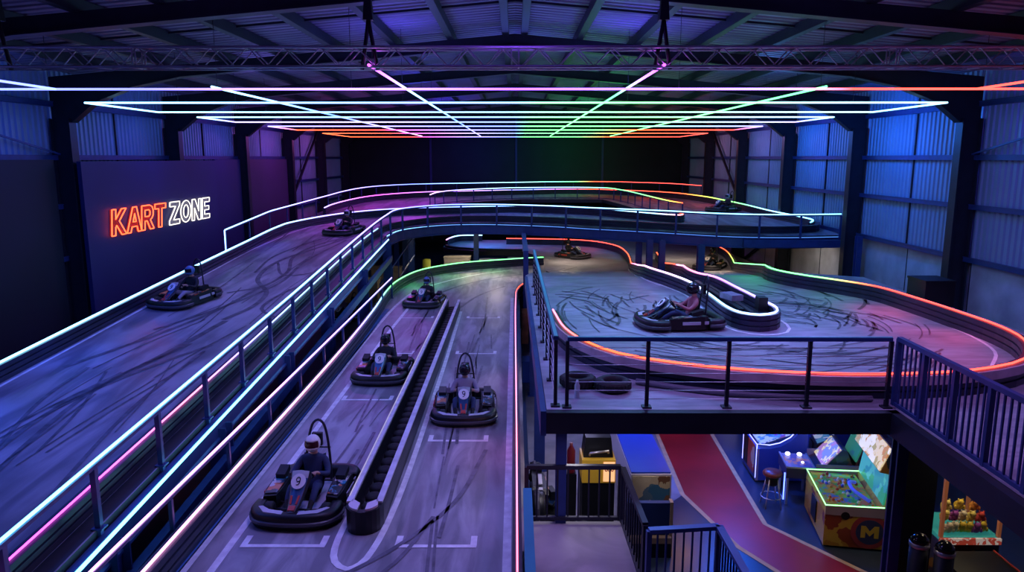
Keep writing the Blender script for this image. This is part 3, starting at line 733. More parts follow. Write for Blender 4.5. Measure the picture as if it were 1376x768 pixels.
for x, lb in ((-8.55, 'dark hanging strap and chain hoist at the left end of the truss'), (-2.42, 'slim black hoist strap left of centre above the truss'), (2.45, 'slim black hoist strap right of centre above the truss'), (8.6, 'dark hanging strap and chain hoist at the right end of the truss')):
    o = thing('hoist_strap', lb, 'strap', (x, 12.6, 7.94), group='hoist straps holding the truss')
    zt = RZ(x)+.01
    obj('sling', MB().tube([(x-.13, 12.6, 7.95), (x-.03, 12.6, 8.55), (x, 12.6, 8.75)], .035, 6).tube([(x+.13, 12.6, 7.95), (x+.03, 12.6, 8.55), (x, 12.6, 8.75)], .035, 6), blackp, o)
    obj('hoist', MB().box((x, 12.6, 8.9), (.16, .16, .34), taper=.7), blackp, o, bevel=.02)
    obj('chain', MB().tube([(x, 12.6, 9.05), (x, 12.6, zt)], .022, 6), blackp, o)

# ================================================================== NEON SIGN
def letter(ch):
    W = {'K': [[(0, 0), (0, 1), (.22, 1), (.22, .62), (.55, 1), (.83, 1), (.43, .54), (.86, 0), (.58, 0), (.28, .38), (.22, .31), (.22, 0)]],
         'A': [[(0, 0), (.34, 1), (.58, 1), (.92, 0), (.69, 0), (.62, .22), (.30, .22), (.23, 0)], [(.36, .41), (.56, .41), (.46, .74)]],
         'R': [[(0, 0), (0, 1), (.52, 1), (.70, .93), (.78, .78), (.78, .58), (.69, .45), (.58, .39), (.84, 0), (.58, 0), (.36, .36), (.22, .36), (.22, 0)], [(.22, .54), (.22, .81), (.48, .81), (.56, .74), (.56, .61), (.48, .54)]],
         'T': [[(.27, 0), (.27, .8), (0, .8), (0, 1), (.78, 1), (.78, .8), (.5, .8), (.5, 0)]],
         'Z': [[(0, 0), (0, .17), (.48, .8), (.03, .8), (.03, 1), (.80, 1), (.80, .84), (.31, .2), (.80, .2), (.80, 0)]],
         'O': [[(.43+.43*math.cos(a), .5+.5*math.sin(a)) for a in [2*PI*k/24 for k in range(24)]], [(.43+.21*math.cos(a), .5+.29*math.sin(a)) for a in [2*PI*k/20 for k in range(20)]]],
         'N': [[(0, 0), (0, 1), (.26, 1), (.60, .42), (.60, 1), (.80, 1), (.80, 0), (.55, 0), (.21, .58), (.21, 0)]],
         'E': [[(0, 0), (0, 1), (.68, 1), (.68, .8), (.22, .8), (.22, .6), (.62, .6), (.62, .41), (.22, .41), (.22, .2), (.70, .2), (.70, 0)]]}
    return W[ch]
sign = thing('neon_sign', 'glowing sign reading KART ZONE, red and white outlined letters on the navy panel', 'sign', (-12.40, 25.8, 4.1))
adv = {'K': .90, 'A': .92, 'R': .90, 'T': .86, ' ': .22, 'Z': .90, 'O': .96, 'N': .92, 'E': .74}
tot = sum(adv[c] for c in 'KART ZONE'); sc = (29.6-22.3)/tot; Hh = .80; cur = 22.25
RN = (1.0, .09, .03); WN = (.40, .37, .33)
for i, c in enumerate('KART ZONE'):
    if c != ' ':
        col = RN if i < 4 else WN
        mb = MB()
        for loop in letter(c):
            P = [Vector((-12.36, cur+(x+.13*y)*sc, 4.13+y*Hh)) for x, y in loop]
            Q = resample(P+[P[0]], .08)[:-1]
            mb.tube(Q, .019, 6, cols=[col]*len(Q), closed=True)
        o = obj('neon_letter', mb, neonM, sign)
        fill = MB(); loops = letter(c)
        L3 = [[Vector((cur+(x+.13*y)*sc, 4.13+y*Hh, 0)) for x, y in l] for l in loops]
        flat = [v for l in L3 for v in l]
        vs = [fill.bm.verts.new((-12.425, v.x, v.y)) for v in flat]
        for a, b_, d in tessellate_polygon(L3):
            f = fill.bm.faces.new((vs[a], vs[b_], vs[d])); f.normal_update()
            if f.normal.x < 0: f.normal_flip()
        obj('letter_face', fill, pmat('letter_red', (.30, .02, .015), .6) if i < 4 else pmat('letter_grey', (.20, .20, .24), .6), o)
    cur += adv[c]*sc

# ================================================================== KARTS AND DRIVERS
podM = graphic_mat('kart_decal', [(.012, .014, .02), (.02, .03, .05), (.05, .28, .42), (.6, .6, .62), (.015, .02, .03), (.6, .16, .05), (.04, .10, .16), (.5, .5, .5)], 9.)
podM2 = graphic_mat('kart_decal_orange', [(.012, .014, .02), (.55, .5, .48), (.6, .12, .04), (.02, .02, .03), (.6, .35, .15), (.03, .03, .05)], 10.)
blueP = pmat('fairing_blue', (.05, .16, .36), .3)
plateM = pmat('number_white', (.85, .84, .82), .45)
redP = pmat('kart_red', (.5, .05, .03), .4)
greyP = pmat('decal_grey', (.50, .50, .56), .4)

def digit9(mb, M, mi):
    ring = lambda r, n: [(r*.8*math.cos(2*PI*k/n), r*math.sin(2*PI*k/n)) for k in range(n)]
    mb.tube([M @ Vector((x, y+.022, .004)) for x, y in ring(.030, 12)], .008, 4, mi, closed=True)
    mb.tube([M @ Vector(p) for p in ((.024, .02, .004), (.022, -.02, .004), (.004, -.048, .004), (-.018, -.05, .004))], .008, 4, mi)

def build_kart():
    root = thing('racing_kart', '-', 'go-kart')
    W = dict(world=False)
    mb = MB().box((0, .02, .06), (.62, 1.3, .03)).box((0, .62, .06), (.5, .3, .03))
    obj('floor_tray', mb, greyP, root, **W)
    mb = MB()
    for sx in (-1, 1):
        mb.tube([(.33*sx, -.75, .07), (.34*sx, -.2, .07), (.3*sx, .3, .07), (.24*sx, .72, .07)], .018, 8)
        mb.tube([(.34*sx, -.3, .08), (.62*sx, -.32, .14)], .014, 6); mb.tube([(.32*sx, .2, .08), (.6*sx, .2, .14)], .014, 6)
    mb.tube([(-.5, -.55, .13), (.5, -.55, .13)], .02, 8); mb.tube([(-.5, .52, .13), (.5, .52, .13)], .016, 8)
    obj('chassis_frame', mb, steel_dk, root, **W)
    # protective bumper all round, rounded section
    prof = [(-.09, .03), (.07, .03), (.11, .08), (.11, .19), (.07, .25), (-.06, .25), (-.10, .20), (-.10, .08)]
    fr = catmull([(-.60, .42), (-.60, .62), (-.50, .80), (-.28, .88), (0, .90), (.28, .88), (.50, .80), (.60, .62), (.60, .42)], .1)
    fb = obj('front_bumper', MB().sweep([(p.x, p.y, 0) for p in fr], prof, smooth=True), blackp, root, **W)
    obj('bumper_lip', MB().sweep([(p.x, p.y, .10) for p in fr], [(-.125, 0), (-.095, -.03), (-.095, .05), (-.125, .035)]), pmat('lip_grey', (.07, .07, .085), .35), fb, **W)
    re = catmull([(.58, -.52), (.58, -.72), (.48, -.85), (0, -.87), (-.48, -.85), (-.58, -.72), (-.58, -.52)], .1)
    rb = obj('rear_bumper', MB().sweep([(p.x, p.y, .02) for p in re], prof, smooth=True), blackp, root, **W)
    obj('bumper_lip', MB().sweep([(p.x, p.y, .12) for p in re], [(-.125, 0), (-.095, -.03), (-.095, .05), (-.125, .035)]), MATS['lip_grey'], rb, **W)
    for sx in (-1, 1):
        poly = [(.40*sx, .36), (.64*sx, .40), (.68*sx, .15), (.68*sx, -.40), (.62*sx, -.50), (.36*sx, -.42), (.37*sx, 0)]
        if sx < 0: poly = poly[::-1]
        mb = MB().prism(poly, Matrix.Translation((0, 0, .05)), .25)
        for v in mb.bm.verts:
            if v.co.z > .2:
                v.co.x -= .05*sx*(1 if abs(v.co.x) > .5 else 0); v.co.z += .07*(-v.co.y+.1)
        p = obj('side_pod', mb, blackp, root, world=False, bevel=.025)
        q = [(.41*sx, .30), (.59*sx, .33), (.62*sx, -.36), (.40*sx, -.36)]
        if sx < 0: q = q[::-1]
        mb = MB().prism(q, Matrix.Translation((0, 0, .304)), .012)
        for v in mb.bm.verts: v.co.z += .07*(-v.co.y+.1)+.002
        obj('decal', mb, podM, p, world=False)
        obj('side_stripe', MB().box((.675*sx, -.08, .20), (.02, .42, .07)).box((.655*sx, -.44, .20), (.02, .10, .07)), redP if sx > 0 else greyP, p, world=False)
        obj('side_radiator', MB().box((.50*sx, -.26, .40), (.16, .26, .10), rx=-.25), blackp, p, world=False, bevel=.02)
        # front wing decal on the bumper top
        M = Matrix.Translation((0, 0, .248))
        q = [(.12*sx, .93), (.42*sx, .86), (.56*sx, .68), (.50*sx, .66), (.36*sx, .77), (.12*sx, .83)]
        if sx < 0: q = q[::-1]
        obj('wing_decal', MB().prism(q, M, .008), greyP, root, world=False)
    # front fairing
    secs = [(.86, .24, .07, .02), (.70, .30, .10, .03), (.50, .44, .13, .05), (.36, .58, .16, .06), (.30, .66, .17, .05), (.27, .66, .16, .03)]
    mb = MB(); rings = []
    for y, z, w, d in secs:
        rings.append([mb.bm.verts.new(v) for v in ((-w, y-.02, z-d), (-w*.8, y, z), (0, y+.015, z+.02), (w*.8, y, z), (w, y-.02, z-d))])
    for ri, (A, B) in enumerate(zip(rings, rings[1:])):
        for k in range(4):
            f = mb.bm.faces.new((A[k], A[k+1], B[k+1], B[k])); f.smooth = True; f.material_index = 1 if k in (0, 3) else (2 if ri >= 3 else 0 if ri >= 1 else 3)
    bmesh.ops.solidify(mb.bm, geom=mb.bm.faces[:], thickness=.012)
    fair = obj('front_fairing', mb, [blueP, pmat('fairing_black', (.02, .022, .03), .35), pmat('fairing_white', (.62, .62, .66), .35), pmat('fairing_steel', (.20, .24, .30), .35)], root, world=False)
    obj('fairing_stripe', MB().bar((-.045, .72, .315), (-.06, .60, .40), .03, .012).bar((.045, .72, .315), (.06, .60, .40), .03, .012), redP, fair, world=False)
    M = Matrix.Translation((0, .432, .555)) @ Matrix.Rotation(math.radians(-44), 4, 'X') @ Matrix.Rotation(PI, 4, 'Z')
    mb = MB().prism([(.115*math.cos(2*PI*k/24), .125*math.sin(2*PI*k/24)) for k in range(24)], M, .014)
    digit9(mb, M @ Matrix.Translation((0, 0, .014)) @ Matrix.Scale(1.25, 4), 1)
    obj('number_plate', mb, [plateM, blackp], fair, world=False)
    obj('nose_badge', MB().box((0, .80, .285), (.10, .09, .03), rx=-.4), redP, root, world=False)
    # seat
    rings = []; mb = MB()
    for y, z, w, dp in ((.10, .12, .20, .06), (-.05, .09, .22, .12), (-.25, .10, .23, .20), (-.38, .24, .23, .20), (-.46, .42, .22, .15), (-.50, .62, .18, .07)):
        rings.append([mb.bm.verts.new((w*a, y+.02+abs(a)**3*dp*.6, z+abs(a)**3*dp*.8)) for a in (-1, -.8, -.4, 0, .4, .8, 1)])
    for A, B in zip(rings, rings[1:]):
        for k in range(6): mb.bm.faces.new((A[k], A[k+1], B[k+1], B[k])).smooth = True
    bmesh.ops.solidify(mb.bm, geom=mb.bm.faces[:], thickness=.02)
    obj('seat', mb, blackp, root, world=False)
    # roll hoop and headrest
    hp = catmull([(-.22, -.56, .12), (-.20, -.59, .55), (-.14, -.64, .96), (-.08, -.66, 1.12), (0, -.665, 1.17), (.08, -.66, 1.12), (.14, -.64, .96), (.20, -.59, .55), (.22, -.56, .12)], .06)
    h = obj('roll_hoop', MB().tube(hp, .022, 8).tube([(-.21, -.61, .70), (.21, -.61, .70)], .014, 6), steel_dk, root, world=False)
    obj('headrest', MB().box((0, -.585, .86), (.17, .07, .22)), blackp, h, world=False, bevel=.02)
    # steering
    sw = Matrix.Translation((0, .17, .54)) @ Matrix.Rotation(math.radians(52), 4, 'X')
    mb = MB().tube([sw @ Vector((.15*math.cos(a), .13*math.sin(a), 0)) for a in [2*PI*k/24 for k in range(24)]], .014, 8, closed=True)
    mb.tube([sw @ Vector((-.15, 0, 0)), sw @ Vector((.15, 0, 0))], .010, 6).tube([sw @ Vector((0, 0, 0)), sw @ Vector((0, -.13, 0))], .010, 6)
    s = obj('steering_wheel', mb, blackp, root, world=False)
    obj('steering_column', MB().tube([(0, .18, .53), (0, .55, .12)], .012, 6), steel_dk, s, world=False)
    # engine
    mb = MB().box((.40, -.46, .22), (.22, .26, .24))
    for k in range(5): mb.box((.40, -.46, .20+k*.035), (.27, .3, .012))
    mb.lathe([(.07, 0), (.08, .02), (.08, .1), (.05, .12)], 12, Matrix.Translation((.38, -.66, .2)))
    obj('engine', mb, steel_dk, root, world=False)
    for sx in (-1, 1):
        for y, r, w, x in ((.52, .125, .13, .45), (-.58, .135, .19, .46)):
            M = Matrix.Translation((x*sx, y, r)) @ Matrix.Rotation(PI/2*sx, 4, 'Y')
            t = obj('wheel', MB().lathe([(r*.5, -w/2), (r*.86, -w/2), (r, -w*.32), (r, w*.32), (r*.86, w/2), (r*.5, w/2)], 20, M), rubber, root, world=False)
            obj('hub', MB().lathe([(.02, w*.2), (r*.5, w*.35), (r*.52, -w*.3), (.02, -w*.3)], 14, M), alum, t, world=False)
    return root

def skin_mesh(chains, subdiv=2):
    """One continuous body grown from joint chains [(key, pos, radius), ...]; chains share keys."""
    me = bpy.data.meshes.new('tmp'); keys = {}; V = []; Ed = []; R = []
    for ch in chains:
        prev = None
        for it in ch:
            k = it[0]
            if k not in keys: keys[k] = len(V); V.append(it[1]); R.append(it[2])
            if prev is not None: Ed.append((keys[prev], keys[k]))
            prev = k
    me.from_pydata(V, Ed, []); o = bpy.data.objects.new('tmp', me); COL.objects.link(o)
    md = o.modifiers.new('s', 'SKIN'); md.use_smooth_shade = True
    ss = o.modifiers.new('d', 'SUBSURF'); ss.levels = subdiv; ss.render_levels = subdiv
    for i, r in enumerate(R):
        d = me.skin_vertices[0].data[i]; d.radius = r if isinstance(r, tuple) else (r, r); d.use_root = (i == 0)
    dg = bpy.context.evaluated_depsgraph_get(); dg.update()
    out = bpy.data.meshes.new_from_object(o.evaluated_get(dg))
    bpy.data.objects.remove(o); bpy.data.meshes.remove(me)
    return out

def body_mesh(turn=0.):
    P = lambda *a: Vector(a)
    ch = [[('pel', P(0, -.25, .20), (.15, .12)), ('wai', P(0, -.31, .36), (.14, .105)), ('che', P(0, -.36, .53), (.165, .115)), ('nb', P(0, -.375, .67), (.085, .075)), ('nk', P(0, -.365, .73), .055), ('hd', P(0, -.34, .83), .085), ('top', P(0, -.33, .90), .07)]]
    for sx, s in ((-1, 'l'), (1, 'r')):
        ch.append([('pel', P(0, -.25, .20), .14), ('hip'+s, P(.11*sx, -.20, .20), .09), ('th'+s, P(.15*sx, .0, .28), .085), ('kn'+s, P(.20*sx, .20, .36), .062), ('ca'+s, P(.20*sx, .36, .27), .057), ('an'+s, P(.18*sx, .52, .15), .042), ('he'+s, P(.175*sx, .56, .12), .042), ('to'+s, P(.175*sx, .66, .19), .036)])
        hand = P(.150*sx, .10, .555)
        ch.append([('che', P(0, -.36, .53), .15), ('sh'+s, P(.185*sx, -.36, .60), .074), ('ua'+s, P(.255*sx, -.27, .50), .058), ('el'+s, P(.29*sx, -.15, .43), .048), ('fa'+s, P(.23*sx, -.02, .49), .041), ('wr'+s, P(.175*sx, .065, .54), .029), ('pa'+s, hand, (.036, .022))])
        for k in range(4):   # fingers curl over the wheel rim
            dx = (-.027+.018*k)*sx; l = (.85, 1., .97, .8)[k]
            a = hand+P(dx, .035, .018-.006*k)
            ch.append([('pa'+s, hand, .03), ('f1%s%d' % (s, k), a, .0095), ('f2%s%d' % (s, k), a+P(0, .026*l, -.004), .009), ('f3%s%d' % (s, k), a+P(0, .030*l, -.032*l), .008), ('f4%s%d' % (s, k), a+P(0, .008, -.044*l), .0075)])
        ch.append([('pa'+s, hand, .03), ('t1'+s, hand+P(-.032*sx, .005, -.012), .011), ('t2'+s, hand+P(-.042*sx, .028, -.026), .0095), ('t3'+s, hand+P(-.034*sx, .046, -.036), .0085)])
    me = skin_mesh(ch, 2)
    for p in me.polygons:
        c = p.center
        if c.z > .70 and abs(c.x) < .12 and c.y < -.2: i = 2
        elif c.y > .045 and c.z > .47 and abs(c.x) < .26: i = 2
        elif c.y > .45 and c.z < .30: i = 3
        elif c.y > -.14 and c.z < .46 and abs(c.x) < .27 and (c.y > -.02 or c.z < .38): i = 1
        elif c.z < .30: i = 1
        else: i = 0
        p.material_index = i
    return me

def build_driver():
    me = body_mesh()
    o = bpy.data.objects.new('person', me); COL.objects.link(o)
    for m in (pmat('jacket_dark', (.02, .03, .06), .8), pmat('trousers_dark', (.02, .025, .05), .8), pmat('skin_tone', (.50, .28, .20), .55), rubber): me.materials.append(m)
    # face inside the helmet opening: nose, brow and mouth
    hc = Vector((0, -.325, .885))
    # full-face helmet with an eye opening
    bm = bmesh.new(); NU, NV = 28, 18; grid = []
    for i in range(NV+1):
        ph = -PI*.40+(PI*.90)*i/NV
        row = []
        for k in range(NU):
            th = 2*PI*k/NU
            r = Vector((math.cos(ph)*math.sin(th)*.128, math.cos(ph)*math.cos(th)*.155, math.sin(ph)*.145))
            if r.y > .05 and r.z < -.02: r.y *= 1.10
            row.append(bm.verts.new(hc+r))
        grid.append(row)
    for i in range(NV):
        for k in range(NU):
            ph = -PI*.40+(PI*.90)*(i+.5)/NV; th = 2*PI*(k+.5)/NU; th = th-2*PI if th > PI else th
            if -.30 < ph < .42 and abs(th) < 1.12: continue
            bm.faces.new((grid[i][k], grid[i][(k+1) % NU], grid[i+1][(k+1) % NU], grid[i+1][k])).smooth = True
    bm.faces.new(grid[-1])
    bmesh.ops.recalc_face_normals(bm, faces=bm.faces[:])
    bmesh.ops.solidify(bm, geom=bm.faces[:], thickness=.016)
    hel = obj('helmet', bm, pmat('helmet_white', (.82, .80, .76), .25), o, world=False)
    mb = MB(); rows = []
    for i in range(7):
        ph = -.34+.80*i/6
        rows.append([mb.bm.verts.new(hc+Vector((math.cos(ph)*math.sin(t)*.131, math.cos(ph)*math.cos(t)*.159, math.sin(ph)*.147))) for t in [-1.16+2.32*k/14 for k in range(15)]])
    for A, B in zip(rows, rows[1:]):
        for k in range(14): mb.bm.faces.new((A[k], A[k+1], B[k+1], B[k])).smooth = True
    bmesh.ops.solidify(mb.bm, geom=mb.bm.faces[:], thickness=.004)
    obj('visor', mb, pmat('visor_smoke', (.10, .02, .03), .12), hel, world=False)
    face = MB()
    face.ell((0, -.222, .875), (.012, .018, .02), 8, 6).ell((-.032, -.235, .895), (.012, .008, .007), 8, 6, 1).ell((.032, -.235, .895), (.012, .008, .007), 8, 6, 1).ell((0, -.232, .838), (.024, .010, .006), 8, 6, 2)
    obj('face', face, [MATS['skin_tone'], white, pmat('lip', (.35, .12, .10), .5)], hel, world=False)
    return o

kart0 = build_kart(); drv0 = build_driver()
def setmat(o, i, m):
    if o.type == 'MESH' and len(o.material_slots) > i:
        o.material_slots[i].link = 'OBJECT'; o.material_slots[i].material = m
def stem(n): return n.split('.')[0]
first = [True]
def put_kart(x, y, z, ang, label, dlabel=None, slope=0., decal=None, jacket=None, trousers=None, helmet=None, visor=None, skin_m=None, tilt=0.):
    k = kart0 if first[0] else copy_tree(kart0)
    k.location = (x, y, z); k.rotation_euler = (slope, tilt, ang); k.scale = (.9, .9, .9); k['label'] = label
    k['group'] = 'racing karts'
    if decal:
        for c in k.children_recursive:
            if stem(c.name) == 'decal': setmat(c, 0, decal)
    if dlabel:
        d = drv0 if first[0] else copy_tree(drv0)
        d.location = (x, y, z); d.rotation_euler = (slope, 0, ang); d.scale = (.9, .9, .9)
        tag(d, dlabel, 'person', 'kart drivers')
        if jacket: setmat(d, 0, jacket)
        if trousers: setmat(d, 1, trousers)
        for c in d.children_recursive:
            if stem(c.name) == 'helmet' and helmet: setmat(c, 0, helmet)
            if stem(c.name) == 'visor' and visor: setmat(c, 0, visor)
    first[0] = False
    return k
hb = pmat('helmet_black', (.015, .016, .022), .22); hs = pmat('helmet_silver', (.35, .38, .45), .25); hblue = pmat('helmet_blue', (.08, .2, .45), .25)
j_navy = pmat('jacket_navy', (.02, .035, .10), .8); j_grey = pmat('jacket_grey', (.30, .27, .34), .85); j_pink = pmat('jacket_pink', (.42, .13, .16), .8); j_black = pmat('jacket_black', (.012, .013, .018), .8)
vdk = pmat('visor_dark', (.015, .015, .03), .1)
put_kart(-3.04, 10.05, 1.5, PI-.04, 'nearest racing kart, on the front slot of the left lane, white-helmeted driver', 'person in a navy top and white helmet with red visor driving the nearest kart', jacket=j_navy, trousers=j_navy)
put_kart(-3.06, 16.4, 1.5, PI-.03, 'second racing kart in the left lane, behind the nearest one', 'person in black with a dark helmet driving the second kart of the left lane', jacket=j_black, helmet=hb, visor=vdk)
put_kart(-3.12, 24.8, 1.5, PI-.16, 'far racing kart in the left lane beside the green-lit barrier', 'person with a blue-grey helmet driving the far kart beside the green barrier', jacket=j_black, helmet=hblue, visor=vdk)
put_kart(-1.0, 13.92, 1.5, PI+.03, 'only racing kart in the right lane, white number plate on its blue nose', 'person in a pale grey top and black helmet driving in the right lane', jacket=j_grey, helmet=hb, visor=vdk, decal=podM)
put_kart(-8.74, 18.95, deck(18.95), 2.80, 'racing kart with orange and white decals low on the upper ramp', 'person in black with a teal-blue helmet driving low on the upper ramp', slope=-.0704, decal=podM2, jacket=j_black, helmet=hblue, visor=vdk, trousers=j_grey)
put_kart(-6.95, 29.6, deck(29.6), 2.80, 'racing kart near the top of the upper ramp where the bridge begins', 'person with a silver helmet driving near the top of the upper ramp', slope=-.05, jacket=j_black, helmet=hs, visor=vdk)
put_kart(3.46, 15.1, 3.0, PI/2+.12, 'racing kart with multicoloured decals on the right platform beside the island', 'person in a pinkish jacket and black helmet driving on the right platform', decal=graphic_mat('kart_decal_multi', [(.02, .02, .04), (.5, .4, .35), (.1, .3, .35), (.03, .03, .05), (.5, .2, .1), (.25, .3, .12)], 9.), jacket=j_pink, helmet=hb, visor=vdk)
put_kart(2.95, 36.9, 1.5, PI+.8, 'racing kart under the bridge at the far bend beneath the red strip', 'person in black driving the kart at the far bend under the bridge', jacket=j_black, helmet=hb, visor=vdk)
put_kart(8.95, 33.2, plat(33.2), PI/2+1.0, 'racing kart under the right end of the bridge beside the orange-lit barrier', 'person in dark clothes driving under the right end of the bridge', jacket=j_black, helmet=hb, visor=vdk, decal=podM2)
put_kart(11.1, 39.1, deck(39.1), 2.03, 'racing kart at the far right bend of the upper loop', 'person with a dark helmet driving at the far right bend of the upper loop', jacket=j_black, helmet=hs, visor=vdk)
put_kart(-6.9, 29.0, 0., PI-.5, 'parked empty kart in the dark beneath the upper ramp', decal=podM2)
put_kart(.24, 11.4, .66, 0., 'empty kart stood on its side behind the landing railing', tilt=PI/2, decal=podM2)

# ================================================================== TYRES, CLUTTER
def tyre(x, y, z, label):
    mb = MB().lathe([(.15, .02), (.21, 0), (.265, .03), (.28, .09), (.265, .15), (.21, .18), (.15, .16), (.145, .09), (.15, .02)], 28, Matrix.Translation((x, y, z)), cap=False)
    for k in range(28):
        a = 2*PI*k/28; mb.box((x+.279*math.cos(a), y+.279*math.sin(a), z+.09), (.012, .03, .09), rz=a)
    return tag(obj('kart_tyre', mb, rubber), label, 'tyre', 'loose tyres by the platform railing')
tyre(1.50, 10.75, 3.0, 'loose tyre lying flat on the platform, right one of the pair by the railing corner')
tyre(.98, 10.95, 3.0, 'loose tyre half hidden by the corner post of the platform railing')
o = obj('grey_hose', MB().tube(catmull([(1.9, 11.0, 3.06), (2.6, 10.65, 3.05), (3.4, 10.38, 3.05), (4.6, 10.2, 3.05), (5.2, 10.2, 3.05)], .2), .045, 8), pmat('hose_grey', (.14, .14, .18), .5))
tag(o, 'grey tube lying on the floor along the foot of the platform barrier', 'tube')
o = obj('water_bottle', MB().lathe([(.035, 0), (.04, .02), (.04, .2), (.018, .25), (.018, .28)], 12, Matrix.Translation((.92, 10.35, 3.0))), pmat('bottle_clear', (.5, .6, .65), .15))
tag(o, 'small pale bottle standing beside the platform corner post', 'bottle')
cream = pmat('cream_board', (.55, .47, .36), .7, 0, .2); bluem = pmat('crate_blue', (.04, .10, .30), .5); orm = pmat('foam_orange', (.45, .17, .06), .8, 0, .3)
def crate(nm, label, c, d, m, cat='box', lid=True, rz=0.):
    o = obj(nm, MB().box(c, d, rz), m, bevel=.015); tag(o, label, cat)
    if lid: obj('lid', MB().box((c[0], c[1], c[2]+d[2]/2+.02), (d[0]*1.04, d[1]*1.04, .05), rz), m, o)
    return o
crate('storage_crate', 'blue crate on the low floor in the gap beside the platform', (.33, 20.9, .3), (.22, .6, .6), bluem)
crate('foam_pad', 'stack of orange foam pads behind the hooked end of the red-lit lane barrier', (.36, 25.6, .55), (.24, .9, 1.1), orm, 'pad', False)
crate('storage_cabinet', 'cream cabinet behind the green-lit barrier under the bridge', (-2.9, 36.5, .8), (1.3, .6, 1.55), cream, 'cabinet')
crate('storage_box', 'low cream box right of the cream cabinet behind the green barrier', (-1.3, 36.7, .7), (1.0, .6, 1.4), pmat('box_grey', (.25, .23, .22), .7))
crate('storage_box', 'grey covered box farthest right behind the green-lit barrier', (.1, 37., .72), (.9, .6, 1.4), pmat('box_grey', (.25, .23, .22), .7))
o = obj('hazard_drum', MB().lathe([(.22, 0), (.24, .03), (.24, .75), (.22, .78), (.2, 1.5), (.1, 1.55)], 16, Matrix.Translation((-4.4, 36.0, 0))), pmat('hi_vis', (.6, .6, .05), .5)); tag(o, 'yellow drum left of the cream cabinet under the bridge', 'drum')
crate('storage_box', 'wooden crate in the dark beneath the upper ramp', (-7.0, 33, .5), (1.5, .8, 1.), pmat('crate_wood', (.24, .18, .11), .7, 0, .3))
crate('storage_box', 'long wooden crate farthest back beneath the upper ramp', (-6.4, 36, .55), (1.4, .8, 1.1), pmat('crate_wood', (.24, .18, .11), .7, 0, .3))
crate('storage_box', 'dark cabinet beyond the right barrier against the concrete wall', (10.05, 17.4, 3.3), (.7, .8, .6), blackp, 'cabinet')
# stair flight under the bridge at the left
root = thing('stair_rail', 'dim stair handrail climbing under the bridge behind the lane railing', 'railing', (-5.0, 30, .3))
obj('handrail', MB().bar((-5.3, 28.2, 1.6), (-4.6, 33.2, 3.0), .05), steel, root)
obj('bottom_rail', MB().bar((-5.3, 28.2, .75), (-4.6, 33.2, 2.1), .05), steel, root)
for k in range(7):
    t = k/6; obj('baluster', MB().bar((-5.3+.7*t, 28.2+5*t, .75+1.35*t), (-5.3+.7*t, 28.2+5*t, 1.6+1.4*t), .03), steel, root)

# ================================================================== ARCADE
glassM = bpy.data.materials.new('clear_glass'); glassM.use_nodes = True
nt = glassM.node_tree; nt.nodes.clear()
_o = nt.nodes.new('ShaderNodeOutputMaterial'); _t = nt.nodes.new('ShaderNodeBsdfTransparent'); _g = nt.nodes.new('ShaderNodeBsdfGlossy'); _g.inputs['Roughness'].default_value = .05
_m = nt.nodes.new('ShaderNodeMixShader'); _m.inputs[0].default_value = .06
nt.links.new(_t.outputs[0], _m.inputs[1]); nt.links.new(_g.outputs[0], _m.inputs[2]); nt.links.new(_m.outputs[0], _o.inputs['Surface'])
yelG = graphic_mat('cabinet_yellow_art', [(.50, .33, .04), (.55, .38, .05), (.42, .22, .03), (.52, .35, .04), (.25, .05, .02), (.5, .3, .04)], 4.5)
darkG = graphic_mat('cabinet_dark_art', [(.03, .02, .05), (.10, .03, .03), (.05, .05, .12), (.25, .12, .03), (.02, .03, .05)], 5.)
playG = graphic_mat('playfield_art', [(.01, .10, .03), (.16, .08, .01), (.02, .14, .06), (.12, .03, .02), (.02, .05, .18), (.04, .16, .03), (.10, .10, .02)], 11., .7)
backG = graphic_mat('backglass_art', [(.02, .18, .22), (.05, .28, .26), (.03, .12, .30), (.18, .28, .20), (.02, .20, .12)], 4., 1.0)
marqG = graphic_mat('marquee_art', [(.75, .62, .4), (.8, .75, .6), (.5, .25, .1), (.85, .8, .7), (.4, .35, .15)], 8., .8)
screenG = graphic_mat('screen_art', [(.55, .45, .2), (.6, .5, .3), (.3, .15, .3), (.6, .55, .4), (.15, .2, .35)], 9., 1.0)
blueG = graphic_mat('blue_screen_art', [(.03, .05, .25), (.05, .15, .35), (.25, .3, .5), (.1, .04, .2), (.02, .1, .25)], 8., 1.0)
trimM = pmat('cabinet_trim', (.30, .24, .30), .4)
def side_prism(mb, prof, y0, y1, mi=0):
    M = Matrix.Translation((0, y1, 0)) @ Matrix.Rotation(PI/2, 4, 'X')
    return mb.prism(prof, M, y1-y0, mi)
